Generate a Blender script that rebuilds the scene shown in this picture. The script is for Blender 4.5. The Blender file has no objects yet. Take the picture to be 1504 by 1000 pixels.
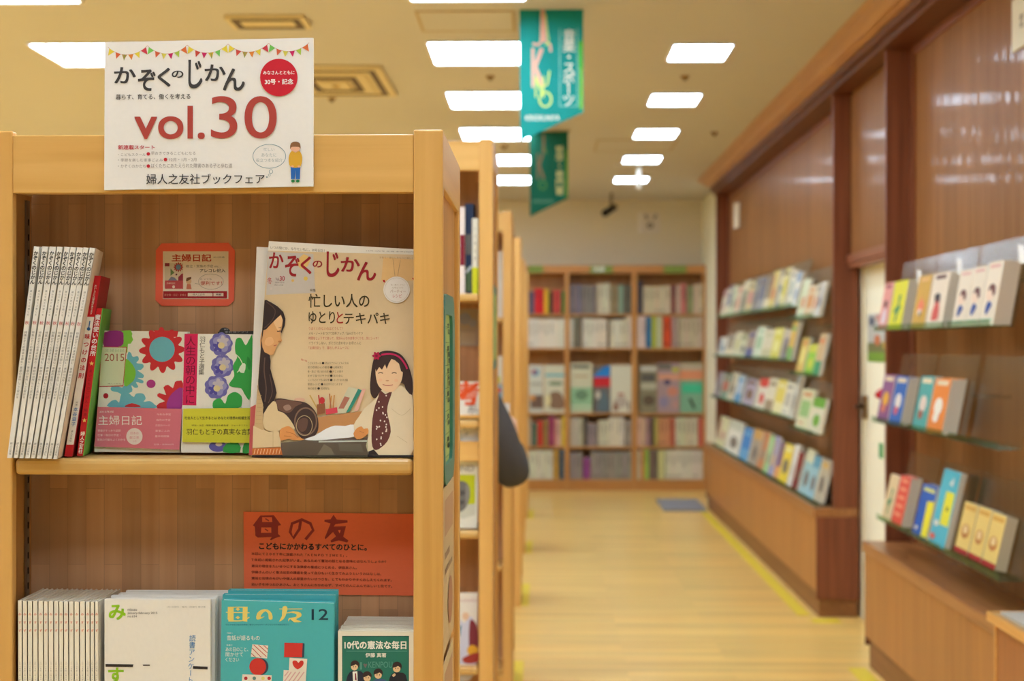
import bpy, bmesh, math, random
from mathutils import Vector, Matrix, Euler
random.seed(7)
scene = bpy.context.scene
COL = scene.collection

# ------------------------------------------------------------------ camera
W, H, F = 1504.0, 1000.0, 2240.0          # focal length in pixels of the 1504x1000 frame
EYE = Vector((0.0, 0.0, 1.5))
YAW, PITCH = math.atan(44 / F), math.atan(7 / F)
cam_data = bpy.data.cameras.new('camera')
cam_data.sensor_width = 36.0
cam_data.lens = F / W * 36.0
cam_data.clip_end = 100
cam_data.dof.use_dof = True
cam_data.dof.focus_distance = 2.02
cam_data.dof.aperture_fstop = 5.6
cam = bpy.data.objects.new('camera', cam_data)
COL.objects.link(cam)
cam.location = EYE
cam.rotation_euler = (math.pi / 2 + PITCH, 0, YAW)
scene.camera = cam
RC = Euler((math.pi / 2 + PITCH, 0, YAW)).to_matrix()

# ------------------------------------------------------------------ view, world, lights
vs = scene.view_settings
scene.display_settings.display_device = 'sRGB'
vs.view_transform = 'Standard'
vs.look = 'None'
vs.gamma = 1.0
vs.use_curve_mapping = False
vs.exposure = 0.06
LAMP = 17.5                                # radiance of the ceiling lamp diffusers
LAMP_COL = (0.755, 0.95, 1.17)
world = bpy.data.worlds.new('world')
scene.world = world
world.use_nodes = True
world.node_tree.nodes['Background'].inputs[0].default_value = (1.0, 0.9, 0.75, 1)
world.node_tree.nodes['Background'].inputs[1].default_value = 0.3
CEIL = 3.03
ROOM = dict(x0=-8.0, x1=1.75, y0=-4.0, y1=16.1)

# ------------------------------------------------------------------ pixel <-> place
def ray(px, py):
    return (RC @ Vector(((px - W / 2) / F, (H / 2 - py) / F, -1.0)))
def onplane(px, py, p0, n):
    d = ray(px, py)
    return EYE + d * ((p0 - EYE).dot(n) / d.dot(n))
def atY(px, py, Y): return onplane(px, py, Vector((0, Y, 0)), Vector((0, 1, 0)))
def atX(px, py, X): return onplane(px, py, Vector((X, 0, 0)), Vector((1, 0, 0)))
def atZ(px, py, Z): return onplane(px, py, Vector((0, 0, Z)), Vector((0, 0, 1)))

# ------------------------------------------------------------------ materials
def lin(c):
    r = []
    for v in c[:3]:
        v /= 255.0
        r.append(v / 12.92 if v <= 0.04045 else ((v + 0.055) / 1.055) ** 2.4)
    return (r[0], r[1], r[2], 1.0)
MATS = {}
def ink(r, g, b, rough=0.55, spec=0.3):
    """plain printed or painted colour with a faint procedural grain"""
    k = ('ink', r, g, b, rough)
    if k in MATS: return MATS[k]
    m = bpy.data.materials.new('print_%d_%d_%d' % (r, g, b))
    m.use_nodes = True
    nt = m.node_tree
    p = nt.nodes['Principled BSDF']
    c = lin((r, g, b))
    n = nt.nodes.new('ShaderNodeTexNoise')
    n.inputs['Scale'].default_value = 30
    mix = nt.nodes.new('ShaderNodeMix'); mix.data_type = 'RGBA'
    mix.inputs[6].default_value = c
    mix.inputs[7].default_value = tuple(v * 0.95 for v in c[:3]) + (1,)
    nt.links.new(n.outputs[0], mix.inputs[0])
    nt.links.new(mix.outputs[2], p.inputs['Base Color'])
    p.inputs['Roughness'].default_value = rough
    p.inputs['Specular IOR Level'].default_value = spec
    MATS[k] = m
    return m
def wood(name, c1, c2, axis='Z', rough=0.42, fine=22.0, planks=None, seam=None, coat=0.0, spec=0.4, tone=(0.8, 1.08)):
    """grain stretched along an axis; planks=(length,width) gives staggered boards of slightly different tone"""
    if name in MATS: return MATS[name]
    m = bpy.data.materials.new(name)
    m.use_nodes = True
    nt = m.node_tree; N = nt.nodes; L = nt.links
    p = N['Principled BSDF']
    tc = N.new('ShaderNodeTexCoord')
    mp = N.new('ShaderNodeMapping')
    s = [fine, fine, fine]; s['XYZ'.index(axis)] = 0.9
    mp.inputs['Scale'].default_value = s
    L.new(tc.outputs['Object'], mp.inputs[0])
    n = N.new('ShaderNodeTexNoise')
    n.inputs['Scale'].default_value = 1.6; n.inputs['Detail'].default_value = 6; n.inputs['Distortion'].default_value = 0.5
    L.new(mp.outputs[0], n.inputs['Vector'])
    r = N.new('ShaderNodeValToRGB')
    r.color_ramp.elements[0].position = 0.3; r.color_ramp.elements[0].color = lin(c2)
    r.color_ramp.elements[1].position = 0.7; r.color_ramp.elements[1].color = lin(c1)
    L.new(n.outputs[0], r.inputs[0])
    out = r.outputs[0]
    if planks:
        sx = N.new('ShaderNodeSeparateXYZ'); cb = N.new('ShaderNodeCombineXYZ')
        L.new(tc.outputs['Object'], sx.inputs[0])
        i = 'XYZ'.index(axis)
        others = [k for k in range(3) if k != i]
        L.new(sx.outputs[i], cb.inputs[0])
        if len(planks) > 2: others = [planks[2]]
        L.new(sx.outputs[others[0]], cb.inputs[1])
        bk = N.new('ShaderNodeTexBrick')
        bk.offset = 0.37; bk.offset_frequency = 2
        bk.inputs['Scale'].default_value = 1.0
        bk.inputs['Brick Width'].default_value = planks[0]
        bk.inputs['Row Height'].default_value = planks[1]
        bk.inputs['Mortar Size'].default_value = seam[0] if seam else 0.0004
        bk.inputs['Color1'].default_value = (tone[0], tone[0], tone[0], 1)
        bk.inputs['Color2'].default_value = (tone[1], tone[1] * 0.985, tone[1] * 0.95, 1)
        mm = seam[1] if seam else 0.7
        bk.inputs['Mortar'].default_value = (mm, mm, mm, 1)
        L.new(cb.outputs[0], bk.inputs['Vector'])
        mx = N.new('ShaderNodeMix'); mx.data_type = 'RGBA'; mx.blend_type = 'MULTIPLY'
        mx.inputs[0].default_value = 1.0
        L.new(out, mx.inputs[6]); L.new(bk.outputs[0], mx.inputs[7])
        out = mx.outputs[2]
    L.new(out, p.inputs['Base Color'])
    b = N.new('ShaderNodeBump'); b.inputs['Strength'].default_value = 0.06; b.inputs['Distance'].default_value = 0.002
    L.new(n.outputs[0], b.inputs['Height']); L.new(b.outputs[0], p.inputs['Normal'])
    p.inputs['Roughness'].default_value = rough
    p.inputs['Specular IOR Level'].default_value = spec
    p.inputs['Coat Weight'].default_value = coat
    p.inputs['Coat Roughness'].default_value = 0.12
    if name.startswith('glossy'):
        mp2 = N.new('ShaderNodeMapping'); mp2.inputs['Scale'].default_value = (1, 9, 0.25); L.new(tc.outputs['Object'], mp2.inputs[0])
        n2 = N.new('ShaderNodeTexNoise'); n2.inputs['Scale'].default_value = 1.5; n2.inputs['Detail'].default_value = 2; L.new(mp2.outputs[0], n2.inputs['Vector'])
        b2 = N.new('ShaderNodeBump'); b2.inputs['Strength'].default_value = 0.22; b2.inputs['Distance'].default_value = 0.02
        L.new(n2.outputs[0], b2.inputs['Height']); L.new(b2.outputs[0], p.inputs['Coat Normal'])
        p.inputs['Coat Roughness'].default_value = 0.05
    MATS[name] = m
    return m
def plaster(name, c, rough=0.9, scale=40, amount=0.06):
    if name in MATS: return MATS[name]
    m = bpy.data.materials.new(name); m.use_nodes = True
    nt = m.node_tree; p = nt.nodes['Principled BSDF']
    n = nt.nodes.new('ShaderNodeTexNoise'); n.inputs['Scale'].default_value = scale; n.inputs['Detail'].default_value = 4
    tc = nt.nodes.new('ShaderNodeTexCoord'); nt.links.new(tc.outputs['Object'], n.inputs['Vector'])
    c = lin(c)
    mix = nt.nodes.new('ShaderNodeMix'); mix.data_type = 'RGBA'
    mix.inputs[6].default_value = c; mix.inputs[7].default_value = tuple(v * (1 - amount) for v in c[:3]) + (1,)
    nt.links.new(n.outputs[0], mix.inputs[0]); nt.links.new(mix.outputs[2], p.inputs['Base Color'])
    p.inputs['Roughness'].default_value = rough
    p.inputs['Specular IOR Level'].default_value = 0.25
    MATS[name] = m
    return m
def metal(name, c, rough=0.35):
    if name in MATS: return MATS[name]
    m = plaster(name, c, rough, 80, 0.05)
    m.node_tree.nodes['Principled BSDF'].inputs['Metallic'].default_value = 0.9
    return m
def acrylic(name='acrylic_sheet', tint=(0.86, 0.89, 0.86), gloss=0.07):
    if name in MATS: return MATS[name]
    m = bpy.data.materials.new(name); m.use_nodes = True
    nt = m.node_tree; N = nt.nodes; L = nt.links
    N.remove(N['Principled BSDF'])
    t = N.new('ShaderNodeBsdfTransparent'); t.inputs[0].default_value = tint + (1,)
    g = N.new('ShaderNodeBsdfGlossy'); g.inputs['Roughness'].default_value = 0.2
    f = N.new('ShaderNodeFresnel'); f.inputs[0].default_value = 1.3
    a = N.new('ShaderNodeMath'); a.operation = 'ADD'; a.inputs[1].default_value = gloss; a.use_clamp = True
    gm = N.new('ShaderNodeNewGeometry'); fr = N.new('ShaderNodeMath'); fr.operation = 'SUBTRACT'; fr.inputs[0].default_value = 1.0
    L.new(gm.outputs['Backfacing'], fr.inputs[1])
    L.new(f.outputs[0], a.inputs[0])
    one = N.new('ShaderNodeMath'); one.operation = 'MULTIPLY'; L.new(a.outputs[0], one.inputs[0]); L.new(fr.outputs[0], one.inputs[1]); a = one
    mx = N.new('ShaderNodeMixShader')
    L.new(a.outputs[0], mx.inputs[0]); L.new(t.outputs[0], mx.inputs[1]); L.new(g.outputs[0], mx.inputs[2])
    L.new(mx.outputs[0], N['Material Output'].inputs[0])
    MATS[name] = m
    return m
def emitter(name, c, s):
    if name in MATS: return MATS[name]
    m = bpy.data.materials.new(name); m.use_nodes = True
    p = m.node_tree.nodes['Principled BSDF']
    p.inputs['Base Color'].default_value = (0.8, 0.8, 0.8, 1)
    p.inputs['Emission Color'].default_value = tuple(c) + (1,)
    p.inputs['Emission Strength'].default_value = s
    MATS[name] = m
    return m
def cloth(name, c, trans=0.45):
    if name in MATS: return MATS[name]
    m = bpy.data.materials.new(name); m.use_nodes = True
    nt = m.node_tree; N = nt.nodes; L = nt.links
    p = N['Principled BSDF']; p.inputs['Roughness'].default_value = 0.8
    n = N.new('ShaderNodeTexNoise'); n.inputs['Scale'].default_value = 60
    mix = N.new('ShaderNodeMix'); mix.data_type = 'RGBA'
    mix.inputs[6].default_value = lin(c); mix.inputs[7].default_value = tuple(v * 0.92 for v in lin(c)[:3]) + (1,)
    L.new(n.outputs[0], mix.inputs[0]); L.new(mix.outputs[2], p.inputs['Base Color'])
    t = N.new('ShaderNodeBsdfTranslucent'); L.new(mix.outputs[2], t.inputs[0])
    ms = N.new('ShaderNodeMixShader'); ms.inputs[0].default_value = trans
    L.new(p.outputs[0], ms.inputs[1]); L.new(t.outputs[0], ms.inputs[2])
    L.new(ms.outputs[0], N['Material Output'].inputs[0])
    MATS[name] = m
    return m

MAPLE = wood('maple_vertical', (228, 178, 104), (212, 158, 82), 'Z', 0.36)
MAPLE_H = wood('maple_horizontal', (228, 180, 106), (212, 160, 84), 'X', 0.36)
MAPLE_Y = wood('maple_lengthwise', (226, 178, 104), (210, 158, 82), 'Y', 0.36)
BACKWOOD = wood('laminated_back_boards', (210, 161, 120), (190, 139, 95), 'Z', 0.45, 26, planks=(0.17, 0.026, 0))
SHELFWOOD = wood('shelf_board_wood', (220, 178, 110), (200, 154, 84), 'X', 0.35)
WALNUT = wood('red_brown_veneer', (144, 84, 55), (118, 64, 41), 'Z', 0.4, spec=0.25)
WALNUT_Y = wood('red_brown_veneer_lengthwise', (152, 90, 60), (126, 70, 46), 'Y', 0.35)
PANEL = wood('glossy_panel_veneer', (164, 114, 70), (136, 90, 52), 'Z', 0.36, 26, planks=(9.0, 0.21, 1), seam=(0.003, 0.75), coat=0.12, spec=0.04, tone=(0.92, 1.04))
FRONTW = wood('counter_front_veneer', (188, 130, 68), (166, 108, 54), 'Z', 0.4, 22, planks=(9.0, 0.33, 1), seam=(0.003, 0.7), tone=(0.94, 1.03))
LEDGE = wood('counter_edge_wood', (178, 120, 68), (154, 98, 54), 'Y', 0.3)
FLOORW = wood('floor_planks', (252, 212, 126), (238, 190, 104), 'X', 0.28, 9, planks=(1.3, 0.075, 1), seam=(0.0012, 0.86), coat=0.15, tone=(0.84, 1.06))
CEILM = plaster('ceiling_plaster', (210, 202, 192), 0.95, 8, 0.03)
WALLM = plaster('wall_paint', (234, 220, 192), 0.9, 10, 0.03)
CREAM = plaster('cream_paint', (250, 246, 222), 0.6, 20, 0.03)
STEEL = metal('slotted_steel', (150, 140, 125))
PAGE = ink(236, 228, 208)
PAPER = ink(240, 234, 228)
ACR = acrylic()
ACR_EDGE = acrylic('acrylic_edge', (0.76, 0.87, 0.79), 0.1)
HEADER = wood('header_veneer', (118, 70, 50), (96, 54, 38), 'Y', 0.4, spec=0.25)

# ------------------------------------------------------------------ mesh builder
ORIG = {}
class B:
    def __init__(s): s.v = []; s.f = []; s.m = []; s.mats = []; s.smooth = []
    def mi(s, m):
        if m not in s.mats: s.mats.append(m)
        return s.mats.index(m)
    def add(s, vs, fs, m, smooth=False):
        o = len(s.v); i = s.mi(m)
        s.v += [tuple(v) for v in vs]
        for f in fs: s.f.append(tuple(o + k for k in f)); s.m.append(i); s.smooth.append(smooth)
    def box(s, a, b, m):
        x0, y0, z0 = (min(a[i], b[i]) for i in range(3)); x1, y1, z1 = (max(a[i], b[i]) for i in range(3))
        s.add([(x0,y0,z0),(x1,y0,z0),(x1,y1,z0),(x0,y1,z0),(x0,y0,z1),(x1,y0,z1),(x1,y1,z1),(x0,y1,z1)],
              [(0,3,2,1),(4,5,6,7),(0,1,5,4),(1,2,6,5),(2,3,7,6),(3,0,4,7)], m)
    def slab(s, c, off, mf, ms=None, mb=None, mtop=None, mleft=None):
        """c: front corners TL,TR,BR,BL; off: vector to the back face"""
        ms = ms or mf; mb = mb or mf
        c = [Vector(p) for p in c]; d = [p + off for p in c]
        s.add(c, [(0, 3, 2, 1)], mf)
        s.add(d, [(0, 1, 2, 3)], mb)
        for k in range(4):
            a, b = k, (k + 1) % 4
            m = ms
            if k == 0 and mtop: m = mtop
            if k == 3 and mleft: m = mleft
            s.add([c[a], c[b], d[b], d[a]], [(0, 1, 2, 3)], m)
    def prism(s, poly, off, m, ms=None):
        c = [Vector(p) for p in poly]; n = len(c); off = Vector(off)
        s.add(c, [tuple(range(n))], m); s.add([p + off for p in c], [tuple(reversed(range(n)))], ms or m)
        for k in range(n):
            a, b = c[k], c[(k + 1) % n]
            s.add([a, a + off, b + off, b], [(0, 1, 2, 3)], ms or m)
    def tube(s, pts, r, m, n=10, caps=True):
        pts = [Vector(p) for p in pts]; rs = r if isinstance(r, (list, tuple)) else [r] * len(pts)
        vs = []; t0 = None
        for i, p in enumerate(pts):
            t = (pts[min(i + 1, len(pts) - 1)] - pts[max(i - 1, 0)]).normalized()
            u = t.orthogonal().normalized() if t0 is None else (u - t * u.dot(t)).normalized()
            t0 = t; w = t.cross(u)
            for k in range(n):
                a = 2 * math.pi * k / n
                vs.append(p + (u * math.cos(a) + w * math.sin(a)) * rs[i])
        fs = []
        for i in range(len(pts) - 1):
            for k in range(n):
                k2 = (k + 1) % n
                fs.append((i*n+k, i*n+k2, (i+1)*n+k2, (i+1)*n+k))
        if caps:
            fs.append(tuple(reversed(range(n)))); fs.append(tuple((len(pts)-1)*n+k for k in range(n)))
        s.add(vs, fs, m, True)
    def disc_prism(s, c, axis, r0, r1, h, m, n=20):
        axis = Vector(axis).normalized()
        s.tube([Vector(c), Vector(c) + axis * h], [r0, r1], m, n)
    def build(s, name, parent=None, origin=None, bevel=0.0, seg=2):
        if not s.v: return None
        if origin is None:
            xs = [v[0] for v in s.v]; ys = [v[1] for v in s.v]; zs = [v[2] for v in s.v]
            origin = ((min(xs)+max(xs))/2, (min(ys)+max(ys))/2, min(zs))
        if parent is not None: origin = ORIG[parent.name]
        o = Vector(origin)
        me = bpy.data.meshes.new(name)
        me.from_pydata([tuple(Vector(v) - o) for v in s.v], [], s.f)
        for m in s.mats: me.materials.append(m)
        me.polygons.foreach_set('material_index', s.m)
        me.polygons.foreach_set('use_smooth', s.smooth)
        me.update()
        ob = bpy.data.objects.new(name, me)
        COL.objects.link(ob)
        ORIG[ob.name] = tuple(o)
        if parent is not None:
            ob.parent = parent
        else:
            ob.location = o
            ob.matrix_world = Matrix.Translation(o)
        if bevel:
            bm = bmesh.new(); bm.from_mesh(me)
            bmesh.ops.remove_doubles(bm, verts=bm.verts, dist=1e-6)
            bm.to_mesh(me); bm.free()
            md = ob.modifiers.new('bevel', 'BEVEL'); md.width = bevel; md.segments = seg; md.limit_method = 'ANGLE'
        return ob

def empty(name, loc):
    o = bpy.data.objects.new(name, None)
    o.empty_display_size = 0.05
    COL.objects.link(o); o.location = loc; o.matrix_world = Matrix.Translation(Vector(loc))
    ORIG[o.name] = tuple(loc)
    return o
def tag(o, label, cat, group=None, kind=None):
    o['label'] = label; o['category'] = cat
    if group: o['group'] = group
    if kind: o['kind'] = kind
    return o
def struct(o):
    o['kind'] = 'structure'
    return o
def copy_thing(o, delta, label=None, group=None):
    c = o.copy(); COL.objects.link(c); c.location = o.location + Vector(delta)
    if label: c['label'] = label
    if group: c['group'] = group
    for ch in o.children:
        d = ch.copy(); COL.objects.link(d); d.parent = c
        for g in ch.children:
            e = g.copy(); COL.objects.link(e); e.parent = d
    return c
ORD = 'first second third fourth fifth sixth seventh eighth ninth tenth eleventh twelfth thirteenth fourteenth fifteenth sixteenth seventeenth eighteenth'.split()

# ------------------------------------------------------------------ lettering and pictures on flat faces
_glyph = {}
def letters(txt, res=None):
    res = res or (9 if len(txt) <= 4 else 3)
    k = txt
    if k in _glyph: return _glyph[k]
    c = bpy.data.curves.new('lettering', 'FONT')
    c.body = txt; c.resolution_u = res
    o = bpy.data.objects.new('lettering', c); COL.objects.link(o)
    dg = bpy.context.evaluated_depsgraph_get(); dg.update()
    me = bpy.data.meshes.new_from_object(o.evaluated_get(dg))
    r = ([(v.co.x, v.co.y) for v in me.vertices], [tuple(p.vertices) for p in me.polygons])
    bpy.data.objects.remove(o); bpy.data.curves.remove(c); bpy.data.meshes.remove(me)
    _glyph[k] = r
    return r
def spline(pts, n=4, closed=True):
    P = [Vector((p[0], p[1])) for p in pts]; out = []; N = len(P)
    for i in range(N if closed else N - 1):
        if closed: a, b, c, d = P[i-1], P[i], P[(i+1) % N], P[(i+2) % N]
        else: a, b, c, d = P[max(i-1, 0)], P[i], P[i+1], P[min(i+2, N-1)]
        for k in range(n):
            t = k / n
            out.append(0.5 * ((2*b) + (c-a)*t + (2*a-5*b+4*c-d)*t*t + (3*b-a-3*c+d)*t**3))
    if not closed: out.append(P[-1])
    return [(p.x, p.y) for p in out]
class Art:
    """draws flat inks on a face; fmap(a,b,height) gives the 3-D point, a right, b down"""
    def __init__(s, b, fmap, step=0.000015): s.b = b; s.map = fmap; s.h = 0.00012; s.step = step
    def P(s, a, b): return s.map(a, b, s.h)
    def up(s): s.h += s.step
    def poly(s, pts, m, smooth=0):
        if smooth: pts = spline(pts, smooth)
        area = sum(pts[i-1][0]*pts[i][1] - pts[i][0]*pts[i-1][1] for i in range(len(pts)))
        if area > 0: pts = list(reversed(pts))
        s.up(); s.b.add([s.P(*p) for p in pts], [tuple(range(len(pts)))], m)
    def rect(s, x0, y0, x1, y1, m): s.poly([(x0,y0),(x1,y0),(x1,y1),(x0,y1)], m)
    def oval(s, cx, cy, rx, ry, m, n=24): s.poly([(cx+rx*math.cos(2*math.pi*k/n), cy+ry*math.sin(2*math.pi*k/n)) for k in range(n)], m)
    def ring(s, cx, cy, rx, ry, w, m, n=32):
        s.up()
        p = []
        for k in range(n):
            a = 2*math.pi*k/n
            p += [s.P(cx+rx*math.cos(a), cy+ry*math.sin(a)), s.P(cx+(rx-w)*math.cos(a), cy+(ry-w)*math.sin(a))]
        s.b.add(p, [(2*k, 2*k+1, (2*k+3) % (2*n), (2*k+2) % (2*n)) for k in range(n)], m)
    def flower(s, cx, cy, r0, r1, n, m, ph=0.0):
        s.poly([(cx+(r0+(r1-r0)*(0.5+0.5*math.cos(n*a+ph))**0.6)*math.cos(a), cy+(r0+(r1-r0)*(0.5+0.5*math.cos(n*a+ph))**0.6)*math.sin(a)) for a in [2*math.pi*k/(n*8) for k in range(n*8)]], m)
    def line(s, pts, w, m, smooth=0):
        if smooth: pts = spline(pts, smooth, False)
        s.up(); q = []
        for i, p in enumerate(pts):
            a = pts[max(i-1, 0)]; b = pts[min(i+1, len(pts)-1)]
            d = Vector((b[0]-a[0], b[1]-a[1])); d = d.normalized() if d.length else Vector((1, 0))
            q += [s.P(p[0]-d.y*w/2, p[1]+d.x*w/2), s.P(p[0]+d.y*w/2, p[1]-d.x*w/2)]
        s.b.add(q, [(2*i, 2*i+1, 2*i+3, 2*i+2) for i in range(len(pts)-1)], m)
    def put(s, vs, fs, m, fn):
        s.up(); s.b.add([s.P(*fn(*v)) for v in vs], fs, m)
    def text(s, t, x0, y0, x1, y1, m, bold=0.0, skew=0.0):
        """string fitted so its ink fills the box; skew: pixels the right end sits lower"""
        vs, fs = letters(t)
        if not vs: return
        xs = [v[0] for v in vs]; ys = [v[1] for v in vs]
        a0, a1, b0, b1 = min(xs), max(xs), min(ys), max(ys)
        kx, ky = (x1-x0)/(a1-a0), (y1-y0)/((b1-b0) or 1); e = bold * 0.8
        for ex, ey in ([(-e, -e), (e, -e), (e, e), (-e, e)] if e > 0 else [(0, 0)]):
            s.put(vs, fs, m, lambda x, y: (x0+(x-a0+ex)*kx, y1-(y-b0+ey)*ky+skew*(x-a0)/(a1-a0)))
    def vtext(s, t, xc0, y0, xc1, y1, size, m, bold=0.0):
        """one character per cell down a (possibly slanted) centre line"""
        n = len(t)
        for k, ch in enumerate(t):
            if ch == ' ': continue
            u = (k + 0.5) / n
            cx = xc0 + (xc1-xc0)*u; cy = y0 + (y1-y0)*u
            vs, fs = letters(ch)
            if ch == 'ー': vs = [(0.5-(y-0.38), 0.38-(x-0.5)) for x, y in vs]
            sl = (xc1-xc0)/(y1-y0) if y1 != y0 else 0
            e = bold * 0.8
            for ex, ey in ([(-e, -e), (e, -e), (e, e), (-e, e)] if e > 0 else [(0, 0)]):
                s.put(vs, fs, m, lambda x, y: (cx+(x+ex-0.5)*size - (y-0.38)*size*sl, cy-(y+ey-0.38)*size))
def pxart(b, p0, n):
    n = Vector(n).normalized(); p0 = Vector(p0)
    return Art(b, lambda a, c, h: onplane(a, c, p0 + n * h, n))
def yart(b, Y): return pxart(b, (0, Y, 0), (0, -1, 0))
def quadart(b, O, U, V, N, step=0.0002):
    """O top-left corner, U across, V down; a,b in 0..1"""
    O, U, V, N = Vector(O), Vector(U), Vector(V), Vector(N).normalized()
    return Art(b, lambda a, c, h: O + U * a + V * c + N * h, step)
# ================================================================== the room
R = ROOM
b = B(); b.box((R['x0'], R['y0'], -0.1), (R['x1'] + 0.2, R['y1'], 0), FLOORW); struct(b.build('floor'))
b = B(); b.box((R['x0'], R['y0'], CEIL), (R['x1'] + 0.2, R['y1'], CEIL + 0.1), CEILM); struct(b.build('ceiling'))
b = B(); b.box((R['x0'], R['y1'], 0), (R['x1'] + 0.2, R['y1'] + 0.1, CEIL), WALLM); struct(b.build('wall_far'))
b = B(); b.box((R['x0'], R['y0'] - 0.1, 0), (R['x1'] + 0.2, R['y0'], CEIL), WALLM); struct(b.build('wall_near'))
b = B(); b.box((R['x0'] - 0.1, R['y0'], 0), (R['x0'], R['y1'], CEIL), WALLM); struct(b.build('wall_left'))
b = B(); b.box((1.76, R['y0'], 0), (1.95, 7.2, CEIL), WALLM); b.box((1.76, 8.42, 0), (1.95, R['y1'], CEIL), WALLM)
b.box((1.76, 7.2, 1.93), (1.95, 8.42, CEIL), WALLM)
struct(b.build('wall_right'))
b = B(); b.box((1.69, 14.16, 0), (1.76, R['y1'], CEIL), CREAM); struct(b.build('wall_return'))
XF, XE, XW = 1.50, 1.606, 1.745

# cornice and header band over the display units
prof = [(1.44, 3.03), (1.44, 3.018), (1.452, 3.012), (1.452, 3.004), (1.485, 2.992), (1.505, 2.978), (1.515, 2.968), (1.54, 2.966), (1.54, 2.956), (1.56, 2.954), (1.56, 3.03)]
b = B(); b.prism([(x, 3.9, z) for x, z in prof], (0, 10.25, 0), wood('cornice_wood', (206, 156, 104), (188, 136, 88), 'Y', 0.3)); struct(b.build('trim_1'))
b = B(); b.box((1.56, 3.9, 2.915), (1.76, 14.15, 3.03), HEADER); b.box((1.585, 3.9, 2.885), (1.76, 14.15, 2.915), HEADER); struct(b.build('trim_2'))

# the doorway between the two units: cream door, panel over it
b = B()
b.box((1.775, 7.2, 0.02), (1.80, 8.42, 1.93), CREAM)
for y0, y1 in ((7.30, 7.72), (7.80, 8.32)):
    b.box((1.771, y0, 0.2), (1.776, y1, 1.0), CREAM); b.box((1.771, y0, 1.1), (1.776, y1, 1.8), CREAM)
d = struct(b.build('door_1'))
b = B(); b.box((1.768, 7.755, 0.02), (1.776, 7.765, 1.93), ink(150, 135, 105)); b.build('door_seam', d)
b = B(); b.box((1.755, 8.325, 1.10), (1.771, 8.40, 1.225), metal('brass_plate', (150, 120, 80))); b.tube([(1.755, 8.365, 1.165), (1.715, 8.365, 1.165), (1.715, 8.315, 1.165)], 0.011, metal('dark_handle', (90, 70, 55))); b.build('door_handle', d)
b = B(); b.box((1.70, 7.2, 1.99), (1.76, 8.42, 2.89), PANEL); struct(b.build('wall_panel_over_door'))
b = B(); b.box((1.685, 7.2, 1.925), (1.765, 8.42, 1.95), WALNUT_Y); b.box((1.675, 7.2, 1.95), (1.765, 8.42, 1.995), WALNUT_Y); struct(b.build('trim_3'))

# ------------------------------------------------------------------ ceiling fittings
LED = emitter('lamp_diffuser', LAMP_COL, LAMP)
FRAMEW = plaster('lamp_frame_white', (236, 232, 222), 0.5)
def lamp(x, y, w, dd, label, group, louvre):
    b = B(); t = 0.012; z = CEIL
    e = empty('ceiling_lamp', (x, y, z - 0.02))
    for a, c in (((x-w/2-t, y-dd/2-t), (x+w/2+t, y-dd/2)), ((x-w/2-t, y+dd/2), (x+w/2+t, y+dd/2+t)), ((x-w/2-t, y-dd/2), (x-w/2, y+dd/2)), ((x+w/2, y-dd/2), (x+w/2+t, y+dd/2))):
        b.box(a + (z-0.012,), c + (z-0.001,), FRAMEW)
    b.build('lamp_frame', e)
    b = B(); b.box((x-w/2, y-dd/2, z-0.006), (x+w/2, y+dd/2, z-0.001), LED); b.build('diffuser', e)
    if louvre:
        b = B()
        for k in range(1, 7):
            xx = x - w/2 + w*k/7
            b.box((xx-0.002, y-dd/2, z-0.016), (xx+0.002, y+dd/2, z-0.006), FRAMEW)
        b.build('louvre', e)
    tag(e, label, 'lamp', group)
YS = [7.95 + 1.525 * k for k in range(-6, 5)]
vis = {7.95: 'nearest', 9.475: 'second', 11.0: 'third', 12.525: 'fourth', 14.05: 'farthest'}
for y in YS:
    w_ = [v for k, v in vis.items() if abs(k - y) < 0.01]
    for x, w, dd, lv, row in ((0.82, 0.295, 0.425, 0, 'R'), (-0.325, 0.5, 0.59, 1, 'M'), (-2.32, 0.55, 0.59, 1, 'L'), (-4.4, 0.6, 0.59, 1, 'x'), (-6.5, 0.6, 0.59, 1, 'x')):
        if row in 'ML' and y < -1: continue
        if row == 'R':
            lab = ('%s small glowing ceiling lamp in the row beside the wooden wall cornice' % w_[0]) if w_ else 'small lit ceiling lamp over the aisle in front of the picture'
            g = 'small lamps over the aisle' if w_ else 'small lamps over the aisle behind the viewer'
        elif row == 'M':
            lab = ('%s square louvred ceiling lamp in the row behind the teal banners' % w_[0]) if w_ else 'square louvred ceiling lamp over the aisle nearer than the banners'
            g = 'square lamps behind the banners' if w_ else 'square lamps over the viewer'
        elif row == 'L' and abs(y - 7.95) < 0.01: lab, g = 'square ceiling lamp partly hidden behind the white vol.30 sign', 'square lamps on the left'
        elif row == 'L' and abs(y - 6.425) < 0.01: lab, g = 'square ceiling lamp cut off at the top left corner', 'square lamps on the left'
        else: lab, g = 'square louvred ceiling lamp in the far left rows of the shop', 'square lamps on the far left'
        lamp(x, y, w, dd, lab, g, lv)

def hatch(x0, x1, y0, y1, label):
    b = B(); t = 0.012; m = plaster('hatch_seam', (196, 170, 128), 0.9); z = CEIL
    b.box((x0, y0, z-0.004), (x1, y1, z-0.0005), CEILM)
    e = b.build('ceiling_hatch')
    b = B()
    b.box((x0-t, y0-t, z-0.006), (x1+t, y0, z-0.001), m); b.box((x0-t, y1, z-0.006), (x1+t, y1+t, z-0.001), m)
    b.box((x0-t, y0, z-0.006), (x0, y1, z-0.001), m); b.box((x1, y0, z-0.006), (x1+t, y1, z-0.001), m)
    b.build('hatch_rim', e); tag(e, label, 'ceiling hatch', 'ceiling hatches')
hatch(-0.57, -0.14, 6.97, 7.39, 'square ceiling hatch left of the large teal banner')
hatch(0.42, 1.0, 11.35, 12.0, 'square ceiling hatch between the small lamps near the far wall')
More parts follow.
